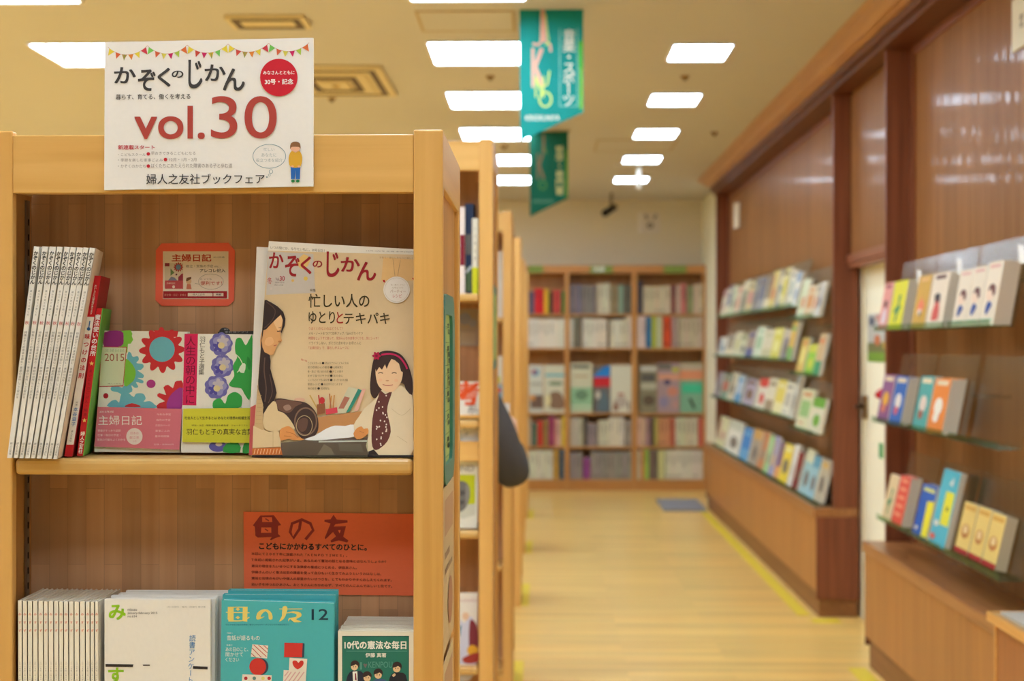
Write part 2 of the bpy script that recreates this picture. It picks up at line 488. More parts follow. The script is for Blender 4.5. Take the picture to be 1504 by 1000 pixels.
# vents
def vent(x0, x1, y0, y1, label, rings, name='air_vent'):
    e = empty(name, ((x0+x1)/2, (y0+y1)/2, CEIL-0.05)); cx, cy = (x0+x1)/2, (y0+y1)/2
    b = B(); b.box((x0, y0, CEIL-0.02), (x1, y1, CEIL-0.001), plaster('vent_beige', (226, 206, 160), 0.6)); b.build('vent_plate', e)
    for k in range(rings):
        f = 0.86 - k * 0.2; b = B(); hx, hy = (x1-x0)/2*f, (y1-y0)/2*f; t = 0.032 if k % 2 == 0 else 0.06
        m = ink(96, 74, 50) if k % 2 == 0 else plaster('vent_beige', (226, 206, 160), 0.6)
        z = CEIL - 0.024 - 0.004 * k
        b.box((cx-hx, cy-hy, z), (cx+hx, cy-hy+t, CEIL-0.02), m); b.box((cx-hx, cy+hy-t, z), (cx+hx, cy+hy, CEIL-0.02), m)
        b.box((cx-hx, cy-hy+t, z), (cx-hx+t, cy+hy-t, CEIL-0.02), m); b.box((cx+hx-t, cy-hy+t, z), (cx+hx, cy+hy-t, CEIL-0.02), m)
        b.build('vent_slot' if k % 2 == 0 else 'vent_fin', e)
    tag(e, label, 'air vent')
vent(-1.5, -0.88, 8.3, 9.25, 'large beige square air vent with dark slots behind the white sign', 4)
vent(-1.47, -1.1, 7.02, 7.26, 'small dark air slot in the ceiling above the white sign', 1, 'slot_diffuser')
for (px, py, lab) in ((720, 114, 'small round ceiling detector left of the large teal banner'), (1006, 114, 'small round ceiling detector between the two nearest small lamps'), (1049, 196, 'small round ceiling detector close to the wooden cornice'), (740, 216, 'tiny round ceiling detector under the louvred lamp row'), (487, 146, 'dark round ceiling detector just right of the white sign')):
    p = atZ(px, py, CEIL - 0.01); b = B()
    b.disc_prism((p.x, p.y, CEIL), (0, 0, -1), 0.026, 0.022, 0.015, plaster('detector', (170, 140, 100), 0.6)); o = b.build('ceiling_detector')
    b = B(); b.disc_prism((p.x, p.y, CEIL-0.015), (0, 0, -1), 0.013, 0.009, 0.012, plaster('detector_tip', (110, 88, 60), 0.6)); b.build('sensor_tip', o)
    tag(o, lab, 'detector', 'ceiling detectors')
p = atZ(938, 241, CEIL); b = B()
wh = plaster('white_rod', (250, 248, 238), 0.4)
b.tube([(p.x, p.y, CEIL), (p.x, p.y, CEIL - 0.21)], 0.022, wh, 12); o = b.build('ceiling_rod')
b = B(); b.box((p.x - 0.2, p.y - 0.015, CEIL - 0.015), (p.x + 0.14, p.y + 0.015, CEIL - 0.001), wh); b.build('mounting_bar', o)
tag(o, 'short white rod hanging from the ceiling beside the farthest small lamps', 'rod')
# surveillance camera
p = atY(897, 308, 15.3); b = B()
dk = plaster('camera_black', (44, 38, 32), 0.4)
e = empty('security_camera', (p.x, p.y, p.z))
b.tube([(p.x - 0.05, p.y - 0.10, p.z - 0.035), (p.x + 0.04, p.y + 0.04, p.z + 0.03)], 0.034, dk, 14); b.build('camera_body', e)
b = B(); b.tube([(p.x - 0.068, p.y - 0.128, p.z - 0.048), (p.x - 0.05, p.y - 0.10, p.z - 0.035)], [0.036, 0.04], plaster('lens_hood', (24, 22, 20), 0.3), 14); b.build('lens_hood', e)
b = B(); b.tube([(p.x, p.y, p.z + 0.02), (p.x + 0.01, p.y + 0.02, CEIL)], 0.015, plaster('camera_bracket', (130, 112, 84), 0.5), 10); b.build('bracket', e)
tag(e, 'dark surveillance camera hanging from the ceiling in front of far wall', 'camera')
# sign on the far wall
c = [atY(937, 312, 16.09), atY(970, 312, 16.09), atY(970, 342, 16.09), atY(937, 342, 16.09)]
b = B(); b.slab(c, Vector((0, 0.008, 0)), ink(232, 220, 206)); o = b.build('wall_notice')
b = B(); a = yart(b, 16.088); g = ink(120, 104, 84)
a.oval(955, 331, 5, 4.5, g); a.oval(955, 331, 2.4, 2.2, ink(225, 212, 196)); a.line([(948, 315), (951, 322)], 2.5, g); a.line([(964, 315), (960, 322)], 2.5, g); a.rect(937, 312, 943, 342, ink(244, 234, 222))
b.build('printed_marks', o)
tag(o, 'square pale notice with dark marks on the far wall', 'notice')
b = B(); c = [atX(1077, 299, 1.71), atX(1085, 297, 1.71), atX(1085, 334, 1.71), atX(1077, 336, 1.71)]
b.slab(c, Vector((0.008, 0, 0)), ink(236, 222, 200)); tag(b.build('wall_tag'), 'small white upright tag on the glossy panel at far end', 'tag')

# floor markings and mat
YEL = ink(236, 208, 60, 0.5)
def tape(x0, x1, y0, y1, label, g=None):
    b = B(); b.box((x0, y0, 0.0), (x1, y1, 0.002), YEL); tag(b.build('floor_tape'), label, 'tape', g)
tape(1.42, 1.49, 8.5, 13.75, 'long yellow tape line along the far wall counter base')
tape(1.47, 1.62, 8.28, 8.4, 'short yellow tape piece at the corner beside the doorway')
tape(1.42, 1.50, 5.6, 7.12, 'yellow tape line along the near wall counter base')
for k, (x0, x1, y0, y1) in enumerate(((-0.155, -0.085, 6.5, 7.25), (-0.127, -0.075, 8.78, 9.6), (-0.12, -0.07, 11.0, 11.7), (-0.12, -0.07, 13.2, 13.9))):
    tape(x0, x1, y0, y1, 'yellow tape patch on the aisle floor, %s from the viewer beside the left bookcases' % ('nearest', 'second', 'third', 'fourth')[k], 'tape patches beside the bookcases')
b = B(); b.box((1.10, 13.8, 0.0), (1.49, 14.75, 0.02), plaster('grey_mat', (150, 148, 152), 0.9, 200, 0.2)); o = b.build('floor_mat', bevel=0.004)
tag(o, 'grey rectangular mat on the floor in front of the far bookcase', 'mat')

# ------------------------------------------------------------------ hanging banners
def banner(quad, Y, label, colr, words, art, dim):
    P = [atY(x, y, Y) for x, y in quad]
    e = empty('hanging_banner', (P[0] + P[1]) / 2)
    tz = (P[0].z + P[1].z) / 2
    b = B(); x0, x1 = P[0].x, P[1].x
    b.prism(P, (0, 0.004, 0), cloth('banner_cloth_%d' % dim, colr)); bc = b.build('banner_cloth', e)
    b = B(); b.tube([(x0 - 0.03, Y + 0.002, tz + 0.006), (x1 + 0.02, Y + 0.002, tz + 0.006)], 0.007, plaster('rail', (190, 165, 120), 0.5)); b.build('top_rail', e)
    for fx in (0.1, 0.9):
        b = B(); b.tube([(x0 + (x1-x0)*fx, Y + 0.002, tz + 0.006), (x0 + (x1-x0)*fx, Y + 0.002, CEIL)], 0.002, plaster('rail', (190, 165, 120), 0.5), 6); b.build('hanger_wire', e)
    b = B(); art(yart(b, Y)); b.build('printing', bc)
    tag(e, label, 'banner', 'hanging teal banners')
WHT = ink(240, 236, 220)
def art1(a):
    gr, pk, lm = ink(36, 128, 96), ink(222, 170, 150), ink(190, 226, 120)
    yl = ink(206, 222, 110)
    a.poly([(794, 14), (800, 14), (803, 55), (801, 62), (793, 62)], pk); a.line([(782, 64), (790, 66), (800, 58), (808, 66), (809, 76)], 4, pk); a.line([(801, 20), (806, 60)], 2, lm)
    a.text('K', 781, 72, 800, 127, pk, 0.02); a.line([(801, 66), (807, 62)], 3, lm)
    a.text('N', 786, 112, 799, 143, yl, 0.01); a.ring(801, 146, 10, 12, 2.6, yl); a.line([(807, 104), (804, 124), (795, 128)], 2.4, yl)
    a.rect(850, 60, 856, 100, ink(80, 190, 70)); a.rect(851, 100, 856, 160, ink(120, 200, 80))
    for q in (((822, 42), (822, 156)), ((822, 156), (848, 156)), ((848, 156), (848, 42))): a.line(list(q), 1.2, ink(150, 214, 200))
    a.vtext('音楽・スポーツ', 836, 44, 835, 155, 19, WHT, 0.012)
    a.text('KINOKUNIYA', 772, 169, 822, 177, WHT, 0.01)
banner([(763, 13), (856.5, 13), (857, 165), (764, 207)], 6.95, 'large teal banner reading music and sports hanging nearest over the aisle', (30, 176, 168), None, art1, 1)
def art2(a):
    pk, lm = ink(130, 110, 80), ink(80, 150, 70)
    a.poly([(797, 196), (800, 196), (801, 224), (796, 224)], pk); a.text('K', 789, 226, 800, 262, pk, 0.02); a.ring(797, 272, 6, 7, 2, lm); a.line([(800, 216), (803, 226)], 2, lm)
    a.rect(830, 220, 834, 290, ink(90, 150, 50))
    a.vtext('哲学・専門書', 822, 214, 822, 286, 12.5, ink(206, 204, 140), 0.02)
    a.text('KINOKUNIYA', 783, 293, 813, 298, ink(110, 170, 140), 0.01)
banner([(777.5, 193), (834.5, 193), (834.5, 291), (778.5, 318)], 10.85, 'smaller dark green banner hanging farther away behind the large teal one', (20, 120, 96), None, art2, 2)
# ================================================================== bookcases in the middle of the shop
def bookcase(label, xl, xr, Y, depth, ztop, shelves, inner, rail_h=0.075, post=0.039, toprail_drop=0.006, shelf_t=0.022, group='wooden island bookcases', strips=True, sidepanel=True):
    e = empty('bookcase', ((xl+xr)/2, Y + depth/2, 0.0))
    bp = inner
    for x in (xl, xr - post):
        b = B(); b.box((x, Y, 0.0), (x + post, Y + 0.018, ztop), MAPLE); b.build('post', e, bevel=0.0022)
        b = B(); b.box((x, Y + depth - 0.035, 0.0), (x + post, Y + depth, ztop), MAPLE); b.build('post', e, bevel=0.0022)
    zt = ztop - toprail_drop
    b = B(); b.box((xl + post, Y + 0.001, zt - rail_h), (xr - post, Y + 0.024, zt), MAPLE_H); b.build('top_rail', e, bevel=0.0015)
    b = B(); b.box((xl + post, Y + 0.024, zt - 0.02), (xr - post, Y + depth - 0.024, zt - 0.002), SHELFWOOD); b.build('top_board', e)
    b = B(); b.box((xl + post, Y + depth - 0.024, zt - rail_h), (xr - post, Y + depth - 0.001, zt), MAPLE_H); b.build('top_rail', e)
    b = B(); b.box((xl + 0.02, Y + bp, 0.05), (xr - 0.02, Y + bp + 0.012, zt - 0.02), BACKWOOD); b.build('back_panel', e)
    b = B(); b.box((xl + post, Y + 0.006, 0.0), (xr - post, Y + 0.022, 0.09), MAPLE_H); b.build('plinth', e)
    for z in shelves:
        b = B(); b.box((xl + post + 0.001, Y + 0.004, z - shelf_t), (xr - post - 0.001, Y + bp, z), SHELFWOOD); b.build('shelf_board', e, bevel=0.007, seg=3)
    for side, x0, x1 in ((-1, xl + 0.006, xl + 0.02), (1, xr - 0.02, xr - 0.007)):
        b = B(); b.box((x0, Y + 0.018, 0.06), (x1, Y + depth - 0.035, ztop - 0.05), wood('side_panel_wood', (206, 150, 82), (186, 128, 64), 'Z', 0.4)); b.build('side_panel', e)
        xa, xb = (xl, xl + 0.022) if side < 0 else (xr - 0.022, xr)
        for z0, z1 in ((ztop - 0.075, ztop), (0.0, 0.11)):
            b = B(); b.box((xa, Y + 0.018, z0), (xb, Y + depth - 0.035, z1), MAPLE_Y); b.build('side_rail', e, bevel=0.0015)
    if strips:
        for yy in (0.026, bp - 0.03):
            for x, sg in ((xl + 0.021, 1), (xr - 0.021, -1)):
                b = B(); b.box((x, Y + yy, 0.1), (x + sg * 0.003, Y + yy + 0.012, zt - rail_h), STEEL)
                n = int((zt - rail_h - 0.12) / 0.0212)
                for k in range(n):
                    z = 0.12 + k * 0.0212
                    b.box((x + sg * 0.003, Y + yy + 0.004, z), (x + sg * 0.0036, Y + yy + 0.008, z + 0.009), ink(40, 32, 26))
                b.build('shelf_strip', e)
    tag(e, label, 'bookcase', group)
    return e
Y1 = 2.016
XR1 = onplane(650.5, 400, Vector((0, Y1, 0)), Vector((0, 1, 0))).x
XL1 = atY(18, 400, Y1).x - 0.039
SH1 = atY(300, 674, Y1).z                         # upper face of the shelf in the photograph's middle
SH0 = 0.928
bookcase('low wooden end bookcase in front with white vol.30 sign on its top rail', XL1, XR1, Y1, 0.425, 1.5 + 0.2855, [SH1, SH0, 0.5, 0.1], 0.132, rail_h=0.077)
CASES = [
    (-0.137 - 0.95, -0.137, 4.26, 0.5, 2.078, [1.645, 1.29, 0.98, 0.6, 0.12], 0.22, 'tall wooden bookcase directly behind the front end bookcase'),
    (-0.128 - 0.95, -0.128, 6.5, 0.5, 2.073, [1.62, 1.27, 0.94, 0.56, 0.12], 0.22, 'tall wooden bookcase behind the person in grey'),
    (-0.121 - 0.95, -0.121, 8.74, 0.5, 2.12, [1.66, 1.29, 0.95, 0.55, 0.12], 0.22, 'fourth wooden bookcase of the row along the aisle'),
    (-0.125 - 0.95, -0.125, 10.98, 0.5, 2.12, [1.66, 1.29, 0.95, 0.55, 0.12], 0.22, 'fifth wooden bookcase of the row along the aisle'),
    (-0.124 - 0.95, -0.124, 13.22, 0.5, 2.13, [1.66, 1.29, 0.95, 0.55, 0.12], 0.22, 'last wooden bookcase of the row, nearest the far wall'),
]
for (xl, xr, y, dp, zt, sh, inn, lab) in CASES:
    bookcase(lab, xl, xr, y, dp, zt, sh, inn, rail_h=0.083, strips=False)

# the far bookcase of three bays against the far wall
YF = 15.77
def zpx(py, Y): return atY(800, py, Y).z
def xpx(px, Y): return atY(px, 500, Y).x
e = empty('bookcase', (0.6, YF + 0.15, 0))
FARW = wood('far_case_wood', (206, 150, 84), (188, 128, 66), 'Z', 0.4)
ups = [(xpx(673, YF), xpx(679, YF)), (xpx(771, YF), xpx(776, YF)), (xpx(829.5, YF), xpx(836, YF)), (xpx(928, YF), xpx(935.5, YF)), (xpx(1033, YF), xpx(1039, YF))]
ups[1] = (xpx(731, YF), xpx(737, YF))
for x0, x1 in ups:
    b = B(); b.box((x0, YF, 0), (x1, YF + 0.3, zpx(401, YF)), FARW); b.build('upright', e)
xl_, xr_ = ups[0][0], ups[-1][1]
b = B(); b.box((xl_, YF - 0.005, zpx(401, YF)), (xr_, YF + 0.3, zpx(389.5, YF)), wood('far_case_top', (214, 154, 88), (196, 134, 70), 'X', 0.4)); b.build('top_board', e)
FSH = [461, 511, 606.5, 655.5, 704]
for py in FSH:
    b = B(); z = zpx(py, YF); b.box((xl_ + 0.03, YF + 0.004, z - 0.019), (xr_ - 0.03, YF + 0.28, z), wood('far_case_shelf', (206, 152, 88), (184, 126, 66), 'X', 0.4)); b.build('shelf_board', e)
b = B(); b.box((xl_, YF + 0.01, 0), (xr_, YF + 0.03, zpx(704, YF) - 0.02), wood('far_case_kick', (200, 140, 74), (180, 120, 60), 'X', 0.4)); b.build('plinth', e)
b = B(); b.box((xl_, YF + 0.28, 0), (xr_, YF + 0.3, zpx(401, YF)), FARW); b.build('back_panel', e)
tag(e, 'wide bookcase with green header patches against the far wall', 'bookcase')
for x0, x1, lab in ((776, 797.5, 'left'), (866.5, 900, 'middle'), (975, 1008, 'right')):
    b = B(); P = [atY(x0, 390, YF - 0.006), atY(x1, 390, YF - 0.006), atY(x1, 401, YF - 0.006), atY(x0, 401, YF - 0.006)]
    b.slab(P, Vector((0, -0.003, 0)), ink(134, 156, 70)); o = b.build('header_sign')
    if lab == 'middle':
        b = B(); yart(b, YF - 0.0095).text('文庫', 871, 391, 888, 399, ink(245, 248, 238), 0.06); b.build('lettering', o)
    tag(o, {'left': 'green sign patch at the left end of the far bookcase header', 'middle': 'green sign with white lettering on the far bookcase header', 'right': 'plain green sign patch right of the lettered one on the far bookcase header'}[lab], 'sign', 'green header signs')

# ------------------------------------------------------------------ the two display units along the right wall
def unit(label, ya, yb, zc, ca, kick=0.14):
    """ya near end, yb far end of the panelling; ca near end of the counter"""
    e = empty('display_unit', (1.62, (ya + yb)/2, 0))
    b = B(); b.box((XF, ca, zc - 0.05), (XW, yb, zc), LEDGE); b.build('counter_top', e, bevel=0.005)
    b = B(); b.box((XF + 0.012, ca + 0.014, kick), (XF + 0.03, yb - 0.014, zc - 0.05), FRONTW); b.build('front_panel', e)
    for y0, y1 in ((ca, ca + 0.014), (yb - 0.014, yb)):
        b = B(); b.box((XF + 0.012, y0, 0.10), (XW, y1, zc - 0.05), WALNUT); b.build('base_end_panel', e)
    b = B(); b.box((XF + 0.03, ca + 0.02, 0), (XW, yb - 0.02, kick), wood('kick_board', (150, 100, 56), (128, 82, 44), 'Y', 0.5)); b.build('plinth', e)
    for y0, y1 in ((ya, ya + 0.03), (yb - 0.03, yb)):
        b = B(); b.box((XE, y0, zc), (XW, y1, 2.89), WALNUT); b.build('end_panel', e, bevel=0.002)
    b = B(); b.box((1.725, ya + 0.03, zc), (XW, yb - 0.03, 2.89), PANEL); b.build('back_panel', e)
    b = B()
    for y0, y1 in ((ya + 0.03, ya + 0.09), (yb - 0.11, yb - 0.03)): b.box((1.715, y0, zc), (1.725, y1, 2.885), WALNUT)
    b.box((1.715, ya + 0.09, 2.845), (1.725, yb - 0.11, 2.885), WALNUT_Y); b.build('panel_frame', e)
    tag(e, label, 'display unit', 'red brown wall display units')
ZC = 0.602
unit('far red-brown wall display unit beyond the cream doorway', 8.44, 14.13, ZC, 8.44)
unit('near red-brown wall display unit with glossy panel at the right edge', 4.3, 7.18, 0.585, 4.98)
# low table in the corner
e = empty('low_table', (1.6, 4.3, 0))
TZ = 0.65; tc = atZ(1449, 897, TZ)
b = B(); tx = tc.x; ty = tc.y
ORW = wood('orange_table_edge', (232, 176, 100), (216, 154, 78), 'Y', 0.35)
xe = 1.6
b.box((tx, ty - 0.9, TZ - 0.03), (tx + 0.012, ty, TZ), ORW); b.box((tx + 0.012, ty - 0.012, TZ - 0.03), (xe, ty, TZ), ORW); b.build('table_edge', e)
b = B(); b.box((tx + 0.012, ty - 0.9, TZ - 0.03), (xe, ty - 0.012, TZ - 0.004), wood('table_top_wood', (206, 170, 120), (190, 152, 104), 'Y', 0.3)); b.build('table_top', e)
b = B(); b.box((tx + 0.025, ty - 0.88, 0), (xe, ty - 0.02, TZ - 0.03), wood('table_body', (176, 112, 62), (158, 96, 50), 'Z', 0.4)); b.build('table_body', e)
b = B(); b.box((tx + 0.02, ty - 0.03, 0), (tx + 0.03, ty - 0.018, TZ - 0.03), ORW); b.build('corner_strip', e)
tag(e, 'low orange-edged wooden table in the bottom right corner', 'table')
b = B(); b.slab([Vector((tx + 0.035, ty - 0.03, TZ + 0.003)), Vector((xe - 0.005, ty - 0.03, TZ + 0.003)), Vector((xe - 0.005, ty - 0.28, TZ + 0.003)), Vector((tx + 0.035, ty - 0.28, TZ + 0.003))], Vector((0, 0, -0.006)), ink(196, 190, 176)); o = b.build('leaflet')
tag(o, 'pale grey leaflet lying on the low orange-edged table', 'leaflet')
# ================================================================== things on the front bookcase
NV = Vector((0, -1, 0))
def book(name, quad, p0, n, thick, cover, pages=PAGE, spine=None, skin=0.0012, back=None):
    """a book or magazine seen from its front cover (TL,TR,BR,BL in the photograph, lying on plane p0/n): cover mesh (front, back, spine) plus a page block"""
    n = Vector(n).normalized(); p0 = Vector(p0)
    P = [onplane(x, y, p0, n) for x, y in quad]
    bk = Vector(back) if back else -n * thick; sk = bk.normalized() * skin
    b = B()
    b.slab(P, sk, cover)
    Q = [p + bk - sk for p in P]
    b.slab(Q, sk, cover)
    L = [P[0] + sk, P[0] + sk + (P[1]-P[0]).normalized()*skin, P[3] + sk + (P[2]-P[3]).normalized()*skin, P[3] + sk]
    b.slab(L, bk - 2*sk, spine or cover)
    ins = 0.0015
    u = (P[1]-P[0]).normalized(); v = (P[3]-P[0]).normalized()
    G = [P[0] + sk + u*skin + v*ins, P[1] + sk - u*ins + v*ins, P[2] + sk - u*ins - v*0.0005, P[3] + sk + u*skin - v*0.0005]
    g = B(); g.slab(G, bk - 2*sk, pages)
    return b, g, pxart(b, p0, n)
def finish(b, g, name, label, cat='book', group=None):
    o = b.build(name); g.build('page_block', o)
    return tag(o, label, cat, group)
def vplane(Y): return (0, Y, 0), (0, -1, 0)
BLK = ink(48, 44, 42); RED = ink(196, 30, 44); DRED = ink(172, 52, 44); GREY = ink(132, 126, 120); WH = ink(246, 242, 236)

# ---- the white board on the top rail
b = B(); YB = 2.008
P = [atY(*q, YB) for q in ((154, 62), (460, 55.5), (460, 273.5), (153, 279))]
b.slab(P, Vector((0, 0.006, 0)), PAPER, ink(250, 248, 240)); o = b.build('signboard')
b = B(); a = yart(b, YB)
sk = lambda x: -(x - 154) * 0.021
flags = ['Y','O','S','o','Y','R','G','O','y','M','L','O2','Y','R2','M','S2','G','Y','Y','R2','S','o','Y','R','G','O','y','M','L','O2']
fc = {'Y': (228,204,60), 'O': (214,98,60), 'S': (176,140,70), 'o': (222,130,50), 'R': (208,56,70), 'G': (120,198,90), 'y': (214,200,80), 'M': (196,30,96), 'L': (176,198,70), 'O2': (216,106,52), 'R2': (206,72,58), 'S2': (222,180,60)}
xs = [158.5, 216.5, 275, 335, 394.5, 454]
ys = [69, 67, 66, 64.5, 63.5, 62.5]
cord = ink(200, 120, 80)
for s_ in range(5):
    x0, x1, y0, y1 = xs[s_], xs[s_+1], ys[s_], ys[s_+1]
    def sag(u): return (x0 + (x1-x0)*u, y0 + (y1-y0)*u + 12.5*(1-(2*u-1)**2)**0.9)
    a.line([sag(k/16) for k in range(17)], 0.5, cord)
    for k in range(6):
        u = (k + 0.62) / 6.25; p = sag(u - 0.065); q = sag(u + 0.065); t = Vector((q[0]-p[0], q[1]-p[1])); nn = Vector((-t.y, t.x))
        m = ink(*fc[flags[s_*6+k]])
        r = ((p[0]+q[0])/2 + nn.x*1.1, (p[1]+q[1])/2 + nn.y*1.1)
        a.poly([p, q, r], m)
        if flags[s_*6+k] in ('S', 'S2'): a.line([((p[0]+q[0])/2, (p[1]+q[1])/2), r], 1.0, ink(120, 150, 70))
dark = ink(62, 58, 58)
for ch, x0, y0, x1, y1 in (('か',168,99,199,122),('ぞ',203,102.5,228,133),('く',232,100,250,127),('の',252.5,104,269,114),('じ',277,88.5,297,129),('か',301,95,331,118.5),('ん',328,101,359,132.5)):
    a.text(ch, x0, y0, x1, y1, dark, 0.02)
a.text('暮らす、育てる、働くを考える', 170, 138.5, 279.5, 146.5, ink(80, 74, 70), 0.01, skew=-1.2)
VR = ink(178, 68, 58)
a.text('vol.', 198, 156, 300, 203.5, VR, 0.012); a.text('30', 310, 141.5, 406, 203, VR, 0.004)
a.oval(409.5, 113.8, 27.5, 27.6, ink(206, 26, 46), 40)
a.text('みなさんとともに', 386.5, 104, 432.5, 109.5, WH, 0.02, skew=-0.3); a.text('30号・記念', 389, 116, 430.5, 124, WH, 0.025, skew=-0.4)
a.text('新連載スタート', 173.5, 213, 227, 219.5, ink(196, 60, 70), 0.02)
sm = ink(140, 128, 122)
a.text('・こどもスクール', 173.5, 225, 214, 229, sm); a.oval(217.8, 226, 2.6, 2.6, RED); a.text('早おきできるこどもになる', 222, 222.5, 287, 227.5, sm)
a.text('・季節を楽しむ家事ごよみ', 173.5, 232.5, 239, 237.5, sm); a.oval(243, 234.2, 2.6, 2.6, RED); a.text('12月・1月・2月', 249, 232, 288.5, 237, sm)
a.text('・かぞくのかたち', 173.5, 241.5, 214, 246.5, sm); a.oval(217.8, 243.8, 2.6, 2.6, RED); a.text('ぼくたちにあたえられた障害のある子と歩む道', 222, 240, 341, 246.5, sm)
a.text('婦人之友社ブックフェア', 215, 255.5, 388.5, 270.5, dark, 0.008, skew=-0.4)
bub = ink(110, 140, 150)
a.ring(395.5, 229.5, 24.5, 18, 0.8, bub)
tl = ink(170, 176, 176)
a.text('忙しい', 387, 217, 403, 222, tl); a.text('あなたに', 384, 225, 406, 230, tl); a.text('役立つ本を紹介', 376, 232.5, 415, 238, tl)
a.ring(398, 252, 3, 3, 0.7, bub); a.ring(395.6, 257, 1.8, 1.8, 0.6, bub); a.oval(392, 260, 1.1, 1.1, bub)
# the little figure
sk_ = ink(236, 178, 146)
a.oval(433.5, 217, 7.2, 6.5, sk_); a.poly([(426, 219), (427, 211), (433, 208), (440, 210), (441.5, 218), (439, 216), (433, 215.5), (428, 216)], ink(140, 96, 62), 3)
a.poly([(427, 244), (441, 244), (440.5, 263), (434.5, 263), (434, 250), (433, 263), (427.5, 263)], ink(38, 104, 186))
a.poly([(428, 222), (434, 224), (440, 222), (444, 231), (442, 243), (437, 246), (430, 246), (425, 242), (424, 231)], ink(224, 170, 50), 3)
a.oval(429.5, 244.5, 2, 1.6, sk_); a.oval(439, 244.5, 2, 1.6, sk_)
a.oval(430.3, 265.8, 2.7, 2, ink(36, 128, 70)); a.oval(437.3, 265.8, 2.7, 2, ink(36, 128, 70))
b.build('printing', o)
tag(o, 'white vol.30 book fair signboard fixed across the top rail of the front bookcase', 'sign')

# ---- nine leaning magazines, spines outward
YM = 1.992
tops = [(49.5,361.5), (62,361.5), (73,361.7), (83.5,362), (94,362.2), (103.5,362.6), (113.5,363), (122.5,363.2), (132,363.6)]
bots = [(10.5,672.5), (19.5,672.5), (28,673), (36.5,673), (45,673), (53.5,673.3), (62,673.5), (69.5,673.8), (77.5,674)]
wt = [9.3, 9.3, 9.3, 9.2, 9.2, 8.8, 8.4, 8, 8.3]; wb = [6.8]*9
SP = ink(240, 234, 226); lean_dir = None
for k in range(9):
    (tx_, ty_), (bx, by) = tops[k], bots[k]
    quad = [(tx_, ty_), (tx_ + wt[k], ty_ + 0.8), (bx + wb[k], by + 0.3), (bx, by)]
    P = [atY(x, y, YM + 0.0008*(k % 3)) for x, y in quad]
    P[2].z = P[3].z = max(SH1 + 0.0004, P[3].z)
    b = B(); b.slab(P, Vector((0, 0.0012, 0)), SP)
    u = (P[1]-P[0]).normalized()*0.0006; u2 = (P[2]-P[3]).normalized()*0.0006
    d = Vector((-0.0019 * k, 0.088, 0))
    b.slab([P[0], P[0]+u, P[3]+u2, P[3]], d, SP); b.slab([P[1]-u, P[1], P[2], P[2]-u2], d, SP if k < 8 else ink(232, 214, 196))
    a = yart(b, YM + 0.0008*(k % 3)); a.h = 0.0002
    def at(v, off=0.0): return (tx_ + wt[k]/2 + (bx + wb[k]/2 - tx_ - wt[k]/2)*v + off, ty_ + (by-ty_)*v)
    p, q = at(0.022), at(0.18); a.vtext('かぞくのじかん', p[0], p[1], q[0], q[1], 7.2, BLK, 0.03)
    p, q = at(0.205), at(0.33); a.vtext('暮らす育てる働くを', p[0], p[1], q[0], q[1], 3.2, GREY)
    p, q = at(0.35), at(0.372); a.vtext('秋', p[0], p[1], q[0], q[1], 6.0, ink(196, 90, 84), 0.01)
    p, q = at(0.40), at(0.72); a.vtext('特集かぞくの食卓を囲む・季節の台所しごと家計を', p[0], p[1], q[0], q[1], 4.0, GREY, 0.005)
    p, q = at(0.925), at(0.985); a.vtext('婦人之友社', p[0], p[1], q[0], q[1], 3.6, GREY, 0.01)
    g = B(); g.slab([P[0]+u+Vector((0, .002, -.001)), P[1]-u+Vector((0, .002, -.001)), P[2]-u2+Vector((0, .002, .0005)), P[3]+u2+Vector((0, .002, .0005))], d*0.985, PAGE)
    o = b.build('magazine'); g.build('page_block', o)
    tag(o, '%s white magazine spine from the left in the leaning row on the upper shelf' % ORD[k], 'magazine', 'leaning white magazines on the upper shelf')

# ---- two thin red books leaning beside them
b, g, a = book('book', [(137.5, 404.5), (148, 405), (105.5, 670.5), (94.5, 670)], *vplane(2.035), 0.085, ink(200, 30, 40), back=(-0.012, 0.085, 0))
def along(x0, y0, x1, y1, v): return (x0 + (x1-x0)*v, y0 + (y1-y0)*v)
ax = (142.8, 404.7, 100, 670.2)
def band(a, ax, w, v0, v1, m):
    p, q = along(*ax, v0), along(*ax, v1); a.poly([(p[0]-w/2, p[1]), (p[0]+w/2, p[1]), (q[0]+w/2, q[1]), (q[0]-w/2, q[1])], m)
def lay(a, ax, t, v0, v1, size, m, bold=0.01):
    p, q = along(*ax, v0), along(*ax, v1); a.vtext(t, p[0], p[1], q[0], q[1], size, m, bold)
band(a, ax, 10.6, 0.228, 0.965-0.03, ink(240, 232, 222))
lay(a, ax, 'おいしさには理由があります', 0.05, 0.215, 3.6, WH, 0.01)
a.line([along(*ax, 0.25), along(*ax, 0.29)], 1.6, ink(60, 110, 170)); p = along(*ax, 0.295); a.oval(p[0], p[1], 2.6, 2.6, ink(60, 110, 170))
lay(a, ax, '味つけの法則', 0.315, 0.575, 8.2, ink(200, 40, 50), 0.025)
lay(a, ax, '料理', 0.695, 0.72, 3, GREY); lay(a, ax, '本谷滋子', 0.725, 0.835, 6.6, ink(80, 130, 190), 0.01); lay(a, ax, '婦人之友社', 0.855, 0.92, 3.2, GREY)
o = finish(b, g, 'book', 'thin white and red cookbook leaning right beside the white magazine row')
b = B(); P = [atY(x, y, 2.0348) for x, y in ((148, 405), (148.7, 405), (106.2, 670.5), (105.5, 670.5))]
b.slab(P, Vector((-0.0118, 0.085, 0)), ink(168, 34, 40)); b.build('cover', o)
b, g, a = book('book', [(139.5, 452.5), (150, 452.5), (121.8, 669.3), (113, 669.3)], *vplane(2.04), 0.09, ink(206, 34, 40), back=(-0.014, 0.09, 0))
ax = (144.8, 452.5, 117.4, 669.3)
